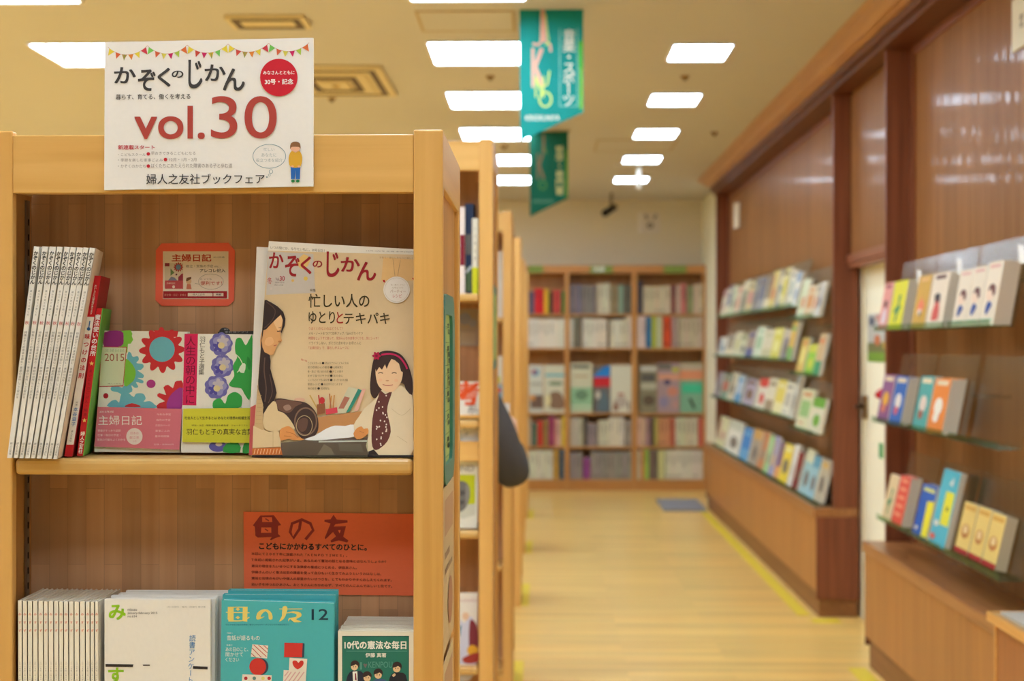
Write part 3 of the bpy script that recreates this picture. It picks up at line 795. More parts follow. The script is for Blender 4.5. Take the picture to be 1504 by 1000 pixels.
lay(a, ax, '魔法使いの台所', 0.04, 0.325, 8.6, WH, 0.025)
for v in (0.375, 0.76):
    p = along(*ax, v); a.poly([(p[0]+3.6*(1 if k % 2 == 0 else 0.42)*math.sin(k*math.pi/5), p[1]-3.6*(1 if k % 2 == 0 else 0.42)*math.cos(k*math.pi/5)) for k in range(10)], ink(246, 206, 110))
lay(a, ax, 'まいにちのごはん・知恵', 0.41, 0.735, 5, ink(150, 26, 34)); lay(a, ax, '婦人之友社', 0.835, 0.985, 6.6, WH, 0.02)
o = finish(b, g, 'book', 'thin red book with green cover and yellow stars, leaning by the flower diary')
b = B(); P = [atY(x, y, 2.0398) for x, y in ((150, 452.5), (151.2, 452.5), (123.2, 669.3), (121.8, 669.3))]
b.slab(P, Vector((-0.0138, 0.09, 0)), ink(104, 176, 70)); b.build('cover', o)

# ---- the flower diary, face out
YD = 2.085
def dprint(a):
    X = lambda z: 130 + z/5.0
    Yv = lambda z: 475 + z/5.0
    fl = lambda *q: None
    aqua, red, lime, mag = ink(112, 186, 206), ink(206, 50, 58), ink(130, 200, 70), ink(150, 46, 124)
    a.poly([(X(100), Yv(62)), (X(310), Yv(50)), (X(322), Yv(75)), (X(318), Yv(92)), (X(328), Yv(120)), (X(310), Yv(148)), (X(290), Yv(150)), (X(285), Yv(215)), (X(110), Yv(160))], lime)
    a.poly([(X(118), Yv(66)), (X(240), Yv(56)), (X(258), Yv(110)), (X(240), Yv(165)), (X(115), Yv(168))], mag, 3)
    a.poly([(X(285), Yv(230)), (X(310), Yv(215)), (X(325), Yv(245)), (X(360), Yv(240)), (X(370), Yv(265)), (X(352), Yv(290)), (X(395), Yv(297)), (X(405), Yv(318)), (X(385), Yv(340)), (X(360), Yv(345)), (X(403), Yv(375)), (X(400), Yv(400)), (X(360), Yv(400)), (X(402), Yv(420)), (X(395), Yv(440)), (X(350), Yv(430)), (X(365), Yv(465)), (X(340), Yv(472)), (X(315), Yv(455)), (X(320), Yv(500)), (X(250), Yv(520)), (X(215), Yv(505)), (X(170), Yv(495)), (X(165), Yv(470)), (X(200), Yv(455)), (X(265), Yv(455))], aqua, 3)
    a.poly([(X(265), Yv(270)), (X(310), Yv(285)), (X(345), Yv(345)), (X(340), Yv(400)), (X(315), Yv(435)), (X(262), Yv(455))], lime, 3)
    a.flower(X(540), Yv(195), 24, 34, 12, red, 0.4); a.poly([(X(480), Yv(50)), (X(660), Yv(55)), (X(650), Yv(100)), (X(500), Yv(100))], red)
    a.oval(X(540), Yv(190), 18.6, 18.4, aqua, 32)
    a.oval(X(459), Yv(443), 6.6, 6.2, ink(176, 60, 140)); a.oval(X(127), Yv(531), 3.8, 4, ink(186, 30, 50))
    a.poly([(X(160), Yv(617)), (X(160), Yv(575)), (X(200), Yv(560)), (X(225), Yv(580)), (X(240), Yv(520)), (X(285), Yv(505)), (X(330), Yv(540)), (X(350), Yv(515)), (X(400), Yv(515)), (X(420), Yv(550)), (X(405), Yv(575)), (X(450), Yv(570)), (X(485), Yv(595)), (X(485), Yv(622))], aqua, 3)
    a.poly([(X(265), Yv(612)), (X(320), Yv(585)), (X(385), Yv(612))], red, 3)
    a.poly([(X(505), Yv(622)), (X(520), Yv(585)), (X(560), Yv(570)), (X(505), Yv(535)), (X(520), Yv(510)), (X(570), Yv(525)), (X(550), Yv(470)), (X(585), Yv(450)), (X(620), Yv(475)), (X(635), Yv(430)), (X(665), Yv(420)), (X(695), Yv(440)), (X(683), Yv(628))], red, 2)
    a.poly([(X(575), Yv(625)), (X(590), Yv(545)), (X(640), Yv(490)), (X(692), Yv(475)), (X(683), Yv(628))], ink(168, 60, 150), 2)
    # year card
    a.poly([(X(92), Yv(168)), (X(282), Yv(172)), (X(256), Yv(462)), (X(76), Yv(466))], ink(196, 70, 70)); a.poly([(X(96), Yv(174)), (X(276), Yv(178)), (X(252), Yv(455)), (X(80), Yv(460))], ink(220, 222, 190))
    a.text('主婦日記', X(120), Yv(185), X(262), Yv(210), ink(176, 184, 150)); a.text('2015', X(118), Yv(222), X(262), Yv(276), ink(170, 90, 70))
    a.text('婦人之友社', X(140), Yv(438), X(240), Yv(447), ink(150, 140, 120))
Q = [(151.5, 485.5), (275.5, 487), (264, 664.5), (138.5, 663.5)]
b, g, a = book('book', Q, *vplane(YD), 0.014, ink(238, 234, 222, 0.3))
X = lambda z: 130 + z/5.0
Yv = lambda z: 475 + z/5.0
dprint(a); o = finish(b, g, 'book', 'face-out diary with red and blue flower cover and pink paper band')
b = B(); p0 = (0, YD - 0.0040, 0)
P = [onplane(x, y, Vector(p0), NV) for x, y in ((143.2, 597.5), (267.5, 600.5), (263.2, 660.5), (138.6, 655.5))]
b.slab(P, Vector((0, 0.0012, 0)), ink(222, 122, 136, 0.4)); a = pxart(b, p0, NV)
a.text('2015年版', X(80), Yv(640), X(185), Yv(655), WH); a.text('主婦日記', X(72), Yv(676), X(392), Yv(746), WH, 0.0)
a.text('家事がすっかり記録', X(68), Yv(778), X(235), Yv(795), ink(250, 226, 226)); a.text('仕事・毎日の予定・', X(66), Yv(811), X(235), Yv(828), ink(250, 226, 226)); a.text('家族の行動もよくわかる', X(64), Yv(844), X(270), Yv(862), ink(250, 226, 226))
a.oval(X(337), Yv(829), 12, 12.2, ink(240, 222, 214)); a.text('日本の', X(308), Yv(795), X(368), Yv(815), ink(220, 140, 150)); a.text('献立表', X(302), Yv(826), X(372), Yv(848), ink(220, 140, 150)); a.text('つき', X(322), Yv(857), X(352), Yv(870), ink(220, 140, 150))
for k, t in enumerate(('今年の予定', '毎月の予定', '日記のページ', '家事ごよみ', '基本地図帳')): a.text(t, X(500-k*3), Yv(660+k*40), X(605-k*3), Yv(676+k*40), ink(248, 210, 212))
a.text('定価・本体900円', X(480), Yv(882), X(625), Yv(894), ink(248, 210, 212))
b.build('paper_band', o)

# ---- the book with morning glories
YH = 2.08
b, g, a = book('book', [(271, 490), (374, 491), (367, 665), (266, 664.5)], *vplane(YH), 0.016, ink(240, 236, 226, 0.35))
hx = lambda z: 260 + z/4.88
hy = lambda z: 470 + z/4.88
gl = ink(56, 166, 78); gd = ink(40, 140, 66)
a.poly([(hx(54), hy(98)), (hx(150), hy(98)), (hx(138), hy(612)), (hx(40), hy(610))], ink(214, 32, 92))
a.vtext('人生の朝の中に', hx(100), hy(115), hx(92), hy(602), 15.5, ink(110, 10, 50), 0.0)
a.vtext('羽仁もと子選集', hx(184), hy(118), hx(174), hy(394), 8.8, ink(90, 84, 78), -0.004)
for cx, cy, rx, ry in ((315, 172, 17.5, 16.3), (325, 330, 17, 16), (283, 480, 18, 17)):
    a.flower(hx(cx), hy(cy), rx*0.9, rx, 9, ink(112, 108, 180), cx); a.flower(hx(cx)+1, hy(cy)-1, rx*0.6, rx*0.78, 5, ink(152, 150, 200), cx); a.flower(hx(cx)-4, hy(cy)+4, 4, 8.5, 5, ink(84, 80, 168), 1)
    a.flower(hx(cx)+3, hy(cy)-4, 5, 9, 5, ink(196, 188, 200), 2); a.oval(hx(cx)+0.5, hy(cy)+2, 5, 4.6, ink(222, 206, 160))
a.poly([(hx(415), hy(190)), (hx(425), hy(135)), (hx(460), hy(130)), (hx(492), hy(180)), (hx(520), hy(135)), (hx(541), hy(135)), (hx(528), hy(545)), (hx(490), hy(540)), (hx(460), hy(490)), (hx(400), hy(480)), (hx(372), hy(460)), (hx(410), hy(400)), (hx(400), hy(330)), (hx(430), hy(270)), (hx(420), hy(240))], gl, 3)
a.poly([(hx(470), hy(310)), (hx(492), hy(320)), (hx(480), hy(380)), (hx(440), hy(360))], ink(222, 236, 214), 2); a.poly([(hx(505), hy(260)), (hx(530), hy(300)), (hx(520), hy(360)), (hx(500), hy(320))], gd, 2)
a.line([(hx(415), hy(240)), (hx(450), hy(275)), (hx(470), hy(330)), (hx(430), hy(375))], 1.2, ink(226, 236, 210), 3)
a.poly([(hx(258), hy(628)), (hx(262), hy(580)), (hx(310), hy(560)), (hx(345), hy(600)), (hx(365), hy(540)), (hx(415), hy(515)), (hx(462), hy(545)), (hx(465), hy(600)), (hx(440), hy(630)), (hx(300), hy(634))], gl, 3)
a.oval(hx(292), hy(905), 13, 8, ink(104, 100, 176)); a.oval(hx(300), hy(890), 5, 3, ink(220, 204, 180)); a.poly([(hx(330), hy(945)), (hx(355), hy(885)), (hx(440), hy(880)), (hx(450), hy(948))], gl, 2); a.poly([(hx(470), hy(950)), (hx(480), hy(885)), (hx(520), hy(880)), (hx(515), hy(950))], gl, 2)
o = finish(b, g, 'book', 'face-out book with blue morning glories and yellow paper band')
b = B(); p0 = (0, YH - 0.0036, 0)
P = [onplane(x, y, Vector(p0), NV) for x, y in ((269.2, 600), (369.5, 599), (367.5, 650.5), (267.5, 649))]
b.slab(P, Vector((0, 0.001, 0)), ink(214, 210, 60)); a = pxart(b, p0, NV)
a.text('社会人として生きるとは あなたの理想の結婚生活', hx(54), hy(690), hx(522), hy(712), BLK, 0.01); a.text('明治・大正・昭和を生きた教育者、ジャーナリスト', hx(106), hy(748), hx(508), hy(762), ink(90, 86, 50)); a.text('羽仁もと子の真実な言葉', hx(68), hy(778), hx(545), hy(822), BLK, 0.0)
b.build('paper_band', o)
# dark card standing behind it
b = B(); P = [atY(x, y, 2.112) for x, y in ((320, 487), (372, 486), (372, 560), (320, 560))]
b.slab(P, Vector((0, 0.002, 0)), ink(70, 66, 64)); a = yart(b, 2.112); a.oval(330, 487, 8, 6, ink(64, 60, 60)); a.text('家計簿アプリ', 330, 486, 364, 489, ink(180, 176, 170)); a.text('便利', 329, 482.5, 335, 485, ink(190, 186, 180))
tag(b.build('promotion_card'), 'dark grey card peeking out behind the morning glory book', 'card')

# ---- orange pop card on the back panel
YP = 2.146
b = B(); a = yart(b, YP)
pp = lambda z: 220 + z/9.523
pq = lambda z: 350 + z/9.523
outl = [(pp(85), pq(165)), (pp(165), pq(70)), (pp(1100), pq(62)), (pp(1190), pq(170)), (pp(1180), pq(870)), (pp(1095), pq(945)), (pp(165), pq(945)), (pp(78), pq(860))]
b.prism([atY(x, y, YP) for x, y in outl], (0, 0.0012, 0), ink(250, 108, 78)); a.h = 0.0003
cream = ink(240, 218, 192)
a.poly([(pp(183), pq(182)), (pp(1100), pq(182)), (pp(1100), pq(848)), (pp(183), pq(848))], cream)
a.text('主婦日記', pp(310), pq(222), pp(858), pq(322), ink(196, 60, 40), 0.03); a.text('2015年版', pp(888), pq(252), pp(1045), pq(275), ink(130, 100, 80))
a.text('献立・家族の予定 etc…', pp(510), pq(368), pp(1005), pq(408), ink(110, 86, 66)); a.text('アレコレ記入', pp(700), pq(425), pp(1056), pq(474), ink(80, 58, 46), 0.02)
a.rect(pp(210), pq(345), pp(466), pq(705), ink(220, 200, 170)); a.flower(pp(400), pq(402), 4.5, 7.2, 12, ink(178, 46, 52)); a.oval(pp(400), pq(402), 3.8, 4, ink(110, 140, 160)); a.rect(pp(210), pq(345), pp(275), pq(392), ink(150, 46, 60))
a.poly([(pp(290), pq(420)), (pp(345), pq(480)), (pp(290), pq(525))], ink(112, 136, 80)); a.oval(pp(372), pq(506), 1.3, 1.4, ink(110, 50, 60)); a.poly([(pp(395), pq(592)), (pp(400), pq(540)), (pp(440), pq(500)), (pp(466), pq(490)), (pp(466), pq(592))], ink(160, 50, 66)); a.poly([(pp(255), pq(590)), (pp(300), pq(535)), (pp(350), pq(550)), (pp(385), pq(590))], ink(130, 130, 150)); a.rect(pp(210), pq(590), pp(466), pq(705), ink(200, 80, 78)); a.text('主婦日記', pp(232), pq(615), pp(355), pq(640), cream); a.oval(pp(333), pq(678), 2, 2.2, cream)
a.oval(pp(545), pq(600), 4, 4.6, ink(224, 176, 128)); a.poly([(pp(505), pq(595)), (pp(515), pq(550)), (pp(580), pq(540)), (pp(580), pq(565)), (pp(525), pq(600))], ink(120, 76, 40)); a.poly([(pp(520), pq(640)), (pp(570), pq(640)), (pp(585), pq(710)), (pp(510), pq(710))], ink(210, 120, 90))
a.ring(pp(855), pq(605), 18.5, 11.5, 0.5, ink(150, 130, 110)); a.line([(pp(630), pq(632)), (pp(690), pq(640))], 0.5, ink(150, 130, 110)); a.text('とっても', pp(710), pq(556), pp(865), pq(580), ink(120, 96, 76)); a.text('便利です！', pp(710), pq(600), pp(1010), pq(655), ink(200, 70, 50), 0.01)
a.rect(pp(188), pq(738), pp(1080), pq(838), ink(168, 28, 36)); a.text('家計簿・日記・手帳は', pp(205), pq(775), pp(510), pq(808), ink(216, 150, 130)); a.rect(pp(532), pq(764), pp(878), pq(810), cream); a.text('婦人之友社', pp(600), pq(772), pp(770), pq(798), ink(90, 70, 60)); a.rect(pp(890), pq(764), pp(1030), pq(810), cream); a.text('検索', pp(925), pq(772), pp(1000), pq(798), ink(90, 70, 60), 0.02)
tag(b.build('promotion_card'), 'orange eight-sided card advertising the diary on the upper back panel', 'card')

# ---- orange sheet on the lower back panel
b = B(); YO = 2.146
so = ink(255, 122, 78)
P = [atY(x, y, YO) for x, y in ((357.5, 751.5), (628, 755), (630, 875), (358.5, 872))]
b.slab(P, Vector((0, 0.001, 0)), so); a = yart(b, YO); a.h = 0.0003
ox = lambda z: 350 + z/5.57
oy = lambda z: 740 + z/5.57
mr = ink(164, 56, 52)
for pts in ([(120,175),(180,95),(290,92),(350,172),(325,180),(325,245),(345,265),(300,280),(265,298),(260,290),(275,270),(160,275),(140,260),(135,185)],):
    a.poly([(ox(x), oy(y)) for x, y in pts], mr)
for pts in ([(195,108),(275,108),(278,148),(195,148)], [(188,192),(270,192),(270,236),(186,236)]): a.poly([(ox(x), oy(y)) for x, y in pts], so)
a.line([(ox(222), oy(120)), (ox(250), oy(138))], 1.6, mr); a.line([(ox(218), oy(204)), (ox(244), oy(222))], 1.6, mr)
a.line([(ox(510), oy(140)), (ox(500), oy(205)), (ox(450), oy(280)), (ox(424), oy(230)), (ox(440), oy(160)), (ox(520), oy(128)), (ox(590), oy(160)), (ox(612), oy(215)), (ox(550), oy(290))], 4.2, mr)
a.poly([(ox(705), oy(130)), (ox(755), oy(125)), (ox(780), oy(88)), (ox(805), oy(128)), (ox(893), oy(135)), (ox(893), oy(152)), (ox(795), oy(165)), (ox(780), oy(185)), (ox(880), oy(182)), (ox(858), oy(268)), (ox(902), oy(300)), (ox(890), oy(315)), (ox(822), oy(298)), (ox(760), oy(315)), (ox(755), oy(300)), (ox(800), oy(265)), (ox(775), oy(228)), (ox(712), oy(290)), (ox(708), oy(275)), (ox(755), oy(160)), (ox(705), oy(145))], mr)
a.poly([(ox(815), oy(215)), (ox(838), oy(212)), (ox(830), oy(242))], so)
a.text('こどもにかかわるすべてのひとに。', ox(172), oy(318), ox(1050), oy(370), BLK, 0.03, skew=2)
tx2 = ink(150, 62, 44)
for k, (t, xe_) in enumerate((('本誌にて２００７年に連載された「ＫＥＮＰＯ ＴＩＭＥＳ」。', 890), ('７年前に掲載された記事がいま、あらためて憲法の話となる意味とはなんでしょうか？', 1210), ('憲法の理念をたいせつにする法律家の養成につとめる、伊藤真さん。', 970), ('伊藤さんのいく憲法出前の講座を使って自分もいく生きてみようというおはなしは、', 1170), ('憲法と法律のちがいや個人の尊重のたいせつさを、とてもわかりやすくおしえてくれます。', 1255), ('幼い子を持つおかあさん、おとうさんにかかわらず、すべての人によんでほしい１冊です。', 1258))):
    a.text(t, ox(108), oy(395 + k*50), ox(xe_), oy(418 + k*50), tx2, 0.015, skew=3)
tag(b.build('promotion_sheet'), 'bright orange sheet with dark red title on the lower back panel', 'poster')
# ---- the big magazine standing face out, with one more copy behind it
lean = math.radians(7)
nM = Vector((0, -math.cos(lean), math.sin(lean)))
base = onplane(480, 671, Vector((0, 2.036, 0)), NV)
QM = [(395, 354), (624, 367), (606, 671.5), (370, 671)]
b, g, a = book('magazine', QM, base, nM, 0.006, ink(226, 198, 156, 0.35), pages=ink(240, 232, 216), spine=ink(236, 220, 200))
mx = lambda z: 360 + z/5.785
my = lambda z: 345 + z/5.785
def M2(z): return 360 + z/7.69
a.poly([(395, 354), (626, 367), (625, 374.5), (393.8, 368)], ink(240, 232, 218))
a.text('いつの間にか、なりたい私に。30号記念！', mx(215), my(92), mx(675), my(118), ink(110, 90, 76), 0.0, skew=5)
a.poly([(393.5, 369), (460, 373), (463, 430), (391, 433)], ink(206, 196, 188)); a.poly([(436, 386), (446, 373), (456, 382), (446, 396)], ink(236, 196, 120), 2)
for x, y, r, c in ((449, 409, 3, (232, 200, 100)), (430, 412, 2, (232, 190, 110)), (404, 380, 3, (232, 220, 190)), (398, 424, 2, (214, 200, 190))): a.oval(x, y, r, r, ink(*c))
a.poly([(563, 378), (608, 381), (606, 412), (560, 412)], ink(236, 192, 130))
MRD = ink(158, 24, 32)
for ch, x0, y0, x1, y1 in (('か',395.5,371,416,393.5),('ぞ',419,376,439.5,405.5),('く',442,377,457,402),('の',459.5,383,473,392.5),('じ',480,370,498,406),('か',501,378,528,398.5),('ん',525,385,552,411.5)): a.text(ch, x0, y0, x1, y1, MRD, 0.022)
a.text('冬', mx(188), my(360), mx(230), my(418), ink(196, 60, 70)); a.text('Vol.', mx(258), my(362), mx(292), my(386), ink(120, 90, 110)); a.text('30', mx(294), my(350), mx(336), my(388), ink(190, 50, 80), 0.01)
a.text('2014-2015', mx(255), my(398), mx(332), my(410), GREY); a.text('婦人之友', mx(250), my(418), mx(325), my(432), GREY)
a.text('特集', mx(550), my(458), mx(600), my(482), ink(90, 76, 50)); olv = ink(74, 62, 36)
a.text('忙しい人の', mx(540), my(502), mx(1055), my(616), olv, 0.012); a.text('ゆとり', mx(540), my(650), mx(762), my(752), olv, 0.012); a.text('と', mx(778), my(655), mx(832), my(750), ink(186, 60, 50), 0.012); a.text('テキパキ', mx(838), my(662), mx(1228), my(756), olv, 0.012)
s1, s2 = ink(206, 110, 96), ink(140, 116, 90)
for k, (t, x1, m) in enumerate((('うまくいかないのはどうして？', 832, s1), ('メモ・ノートをつけて効率アップ／悩みがカイケツ', 1000, s2), ('時間をじょうずに使って、家族みんなの食事づくりを…気にシャキ？', 1135, s1), ('イライラしない、ガミガミ言わない お母さんに', 985, s2), ('「主婦日記」で、暮らしがスムーズに', 885, s1))): a.text(t, mx(540), my(782 + k*41), mx(x1), my(808 + k*41), m, 0.0)
for k, (t, xd, t2, x1) in enumerate((('こどもスクール', 474.5, '早おきできるこどもになる', 512), ('家の整理は心の整理', 486.5, '山崎美津江', 504), ('春・夏は？想い出の衣服', 485.5, 'サエガ恵子', 504), ('まぜて塩づけサラダ', 486.5, '友の会に', 504), ('シンプルライフ見る家計簿', 486.5, '小さなお庭', 511), ('家庭レシピ', 473, '私は作りはじめます', 503), ('秋の絵本', 468, '岩崎智弘', 484))):
    y = 531.5 + k*6.2; a.text(t, 452, y, xd - 3, y + 3.4, ink(120, 98, 76)); a.oval(xd, y + 1.7, 1.9, 1.7, ink(60, 44, 36)); a.text(t2, xd + 3, y, x1, y + 3.4, ink(120, 98, 76))
a.text('連載・特集', 442, 526, 451, 529, ink(206, 80, 80), skew=3)
# round medallion
a.line([(577, 380), (580, 405)], 0.6, ink(190, 150, 110)); a.line([(588, 382), (584, 405)], 0.6, ink(190, 150, 110))
a.poly([(562, 411), (565, 411), (566, 415), (563, 414)], RED); a.poly([(605, 408), (608, 408), (608, 412)], RED)
a.oval(582.5, 425.5, 19.5, 19.5, ink(238, 230, 222)); a.ring(582.5, 425.5, 17.8, 17.8, 0.6, ink(214, 200, 186)); a.text('思い、願いも、うれしい', 574, 417, 595, 419.5, ink(190, 170, 150)); a.text('心地よさも', 576, 421, 592, 423.5, ink(190, 170, 150)); a.text('パーティー', 573, 425.5, 596, 430, ink(180, 140, 120)); a.text('レシピ', 577, 432, 590, 437, ink(206, 110, 110))
a.text('子育て・暮らしをもっと楽しく', 557, 376.5, 607, 379.5, ink(190, 150, 110), skew=1); a.text('12月-2月号 定価 本体690円', 538, 367.2, 607, 369, ink(150, 140, 130), skew=2)
# pencils, desk and shelf in the cover photograph
desk = ink(196, 138, 86)
a.poly([(464, 613), (531, 604), (541, 606), (541, 630), (464, 636)], desk)
a.poly([(492, 607.5), (507, 607), (527, 571.5), (512, 568)], ink(206, 200, 170)); a.poly([(497, 600), (505, 600), (514, 584), (506, 582)], ink(176, 110, 90)); a.poly([(508, 606.5), (514, 604), (531.5, 573), (526, 571)], ink(52, 136, 118)); a.poly([(520, 604), (526, 603), (537, 571), (532, 571)], ink(232, 178, 160))
for x0, y0, x1, y1, c in ((455, 580, 466, 600, (206, 166, 90)), (468, 580, 470, 600, (190, 60, 50)), (481, 580, 475, 602, (220, 200, 170)), (487, 581, 484, 600, (210, 150, 70)), (491, 580, 489, 602, (200, 140, 80)), (484, 578, 486, 600, (180, 110, 70))): a.line([(x0, y0), (x1, y1)], 1.8, ink(*c))
a.poly([(465, 594), (477, 592), (478, 607), (466, 609)], ink(146, 90, 56)); a.oval(473, 588, 4, 5, ink(196, 50, 54)); a.poly([(478, 601), (495, 598), (496, 606), (479, 609)], ink(214, 70, 84)); a.oval(440, 587, 8, 3, ink(226, 178, 150))
# leather arm
lt, ld = ink(112, 80, 66), ink(70, 50, 44)
a.poly([(403, 588), (412, 585), (430, 588), (447, 590.5), (457, 597), (464, 606), (467.5, 618), (467, 632), (461, 641), (450, 645), (440, 641), (428, 622), (408, 605)], ld, 3)
a.poly([(404, 590), (414, 586.5), (432, 589), (444, 592), (434, 597), (425, 606), (410, 602)], lt, 3)
a.poly([(416, 597), (424, 594), (428, 600), (420, 603)], ink(160, 128, 112), 3)
a.ring(449, 619, 17, 21, 2.2, ink(128, 98, 80)); a.ring(447, 625, 12, 15, 0.8, ink(196, 172, 130)); a.poly([(436, 622), (444, 614), (452, 616), (450, 630), (442, 634)], ink(104, 74, 62), 3)
# papers and table top
a.poly([(461, 639), (470, 645), (545, 642), (545, 671), (413, 671), (413, 650), (440, 648)], ink(110, 88, 80))
a.poly([(447, 645), (462, 640), (478, 630), (492, 625), (507, 625.5), (521, 623.5), (524, 640), (500, 643.5), (482, 645.5), (462, 647)], ink(244, 240, 236), 2)
a.line([(468, 648.5), (541, 647.5)], 2.2, ink(236, 232, 226)); a.poly([(466, 668), (476, 652), (486, 658), (492, 669)], ink(150, 130, 116)); a.poly([(497, 651), (530, 652), (534, 664), (499, 662)], ink(124, 108, 100))
# the woman on the cover: face, hair, cardigan, hands
skin, skin2 = ink(222, 164, 106), ink(236, 190, 140)
a.poly([(413, 460), (416, 470), (414, 480), (411.5, 488), (413, 497), (414.3, 501), (409.5, 503), (408, 506), (406.5, 508), (405, 512), (403.5, 516), (401, 520.5), (396, 521), (390, 519), (384, 516), (382, 500), (386, 482), (396, 470)], skin, 2)
a.poly([(413, 463), (415.5, 472), (412, 481), (409, 486), (404, 478), (402, 470)], skin2, 2); a.poly([(391, 497), (399, 495), (402, 503), (395, 508), (389, 505)], ink(232, 178, 124), 3)
a.line([(407, 486.5), (412.5, 486)], 1.3, ink(70, 48, 40)); a.line([(409, 481.5), (413, 480.5)], 0.8, ink(90, 62, 50)); a.line([(402, 508), (406.5, 506.5)], 1.1, ink(176, 80, 70)); a.oval(410.5, 501.5, 2.2, 1.2, ink(190, 126, 80))
hair = ink(52, 36, 34)
el = lambda y: 395 - 25*(y-354)/317 + 0.4
a.poly([(el(441), 441), (391, 440.3), (399, 444.5), (408, 450), (416, 458), (419.3, 468), (418, 479), (413.3, 489.5), (412.3, 488), (414.5, 479), (415.3, 470), (412.5, 462), (406, 468), (398, 476), (391, 483.5), (387, 485), (386, 492), (384.5, 500), (385.5, 510), (388.5, 517), (396, 521), (397.5, 530), (397, 541), (400, 552), (404, 566), (406.3, 577), (402, 590), (395, 598), (387.5, 607), (386, 621), (384.5, 610), (387, 598), (385, 590), (379.5, 571), (el(560), 560)], hair)
a.line([(391, 443), (404, 455), (400, 470), (388, 482)], 1.2, ink(92, 66, 58), 3); a.line([(389, 525), (388, 545), (391, 570), (389, 590)], 1.6, ink(98, 74, 64), 3); a.line([(396, 550), (400, 575), (394, 592)], 1.0, ink(100, 74, 64), 3)
card, card2 = ink(222, 194, 150), ink(204, 170, 122)
a.poly([(el(566), 566), (377.5, 566), (382, 578), (386.5, 594), (386, 620), (388, 630), (371.5, 650), (el(640), 640)], card2)
for k in range(8): a.line([(el(580 + k*6) + 1, 580 + k*6), (384.5, 580.5 + k*6)], 0.5, ink(186, 148, 104))
a.poly([(401, 589), (406.5, 594), (408, 603), (416, 606), (423.5, 613), (431, 624), (432.5, 631), (421, 626.5), (411, 631), (408, 634), (397, 633), (388, 628), (387, 608)], card, 2)
a.poly([(372, 625), (384, 631), (396, 634), (409, 634), (412, 645), (412.5, 656), (390, 657), (370.8, 658)], card); a.line([(401, 634), (401, 656)], 0.5, ink(188, 152, 108))
hnd = ink(226, 150, 84)
a.poly([(411, 632), (418, 627), (425, 626), (432, 632), (436, 640), (447, 645.5), (432, 647), (424, 644), (412, 647)], hnd, 2); a.line([(420, 634), (431, 637), (438, 643)], 0.8, ink(186, 106, 56), 2); a.line([(417, 640), (428, 641)], 0.7, ink(186, 106, 56))
a.poly([(370.5, 658.5), (412.5, 657), (415, 668), (370.3, 668)], ink(206, 112, 50))
for k in range(9): a.line([(373 + k*4.6, 667), (375 + k*4.6, 659)], 0.9, ink(240, 196, 150))
# the girl
gh = ink(62, 42, 38)
a.poly([(549, 527), (556, 518.5), (565, 515), (576, 515.5), (588, 520), (597, 531), (603, 546), (606, 562), (605, 580), (597, 575), (590, 562), (560, 574), (553, 584), (547, 583), (543.5, 572), (545, 548)], gh, 3)
a.poly([(527, 612), (535, 600), (547, 590), (556, 580), (562, 571), (574, 577), (585, 566), (593, 569), (601, 578), (606.5, 587), (606.5, 640), (603, 668), (541, 668), (541, 640), (534, 634), (523, 637), (519.5, 624)], ink(232, 212, 178), 2)
a.poly([(559, 573), (566, 579), (576, 574), (571, 590), (568.5, 604), (572, 620), (574, 634), (569, 648), (560, 657), (552, 661), (547, 656), (545.5, 640), (547, 615), (551, 595), (556, 582)], ink(104, 56, 52), 2)
random.seed(3)
for k in range(26):
    v = random.random(); y = 580 + v*74; x = random.uniform(-8, 9) + 561 - v*1.5
    a.oval(x, y, 1.1, 1.3, ink(236, 220, 206), 8)
gs = ink(240, 200, 158)
a.poly([(551.5, 545), (555, 531), (566, 525), (582, 527), (591, 540), (590.5, 556), (585, 568), (577, 575), (569, 575.5), (560, 571), (554, 562)], gs, 3)
a.poly([(552.5, 546), (551, 536), (558, 526), (570, 521.5), (583, 524), (592, 535), (594, 548), (589, 545), (586, 534), (580, 529), (575, 527), (571, 534), (568, 542), (565.5, 535), (561, 543), (557, 539)], gh)
for x0, x1 in ((555.5, 562.5), (575.5, 582.5)): a.line([(x0, 548.3), ((x0+x1)/2, 547), (x1, 548.3)], 1.2, ink(70, 44, 38), 2)
a.oval(569, 559, 2.6, 0.9, ink(206, 146, 110)); a.line([(562, 564.5), (569, 566.3), (577, 565)], 1.2, ink(190, 100, 90), 3); a.oval(558.5, 558, 3, 2.4, ink(242, 190, 150)); a.oval(582, 558.5, 3, 2.4, ink(242, 190, 150))
a.line([(560, 521), (573, 519.5), (586, 524), (595, 535), (598, 542)], 2.6, ink(196, 36, 92), 3); a.flower(553, 522.5, 4, 6.4, 6, ink(176, 20, 66)); a.oval(553, 522.5, 2, 2, ink(130, 10, 46))
a.poly([(519, 637), (524, 629), (531, 626), (534, 630), (540, 629), (541, 636), (533, 643), (524, 645)], hnd, 2); a.line([(528, 633), (535, 636)], 0.7, ink(190, 116, 70))
a.line([(575, 600), (590, 610), (603, 600)], 0.6, ink(206, 184, 146), 3); a.line([(583, 640), (598, 650)], 0.6, ink(206, 184, 146)); a.poly([(541, 663), (549, 660), (556, 668), (541, 668)], ink(54, 42, 42))
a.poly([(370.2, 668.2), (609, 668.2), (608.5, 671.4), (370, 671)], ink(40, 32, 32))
finish(b, g, 'magazine', 'large face-out magazine with woman and girl on its cover, in front', 'magazine', 'face-out family magazines')
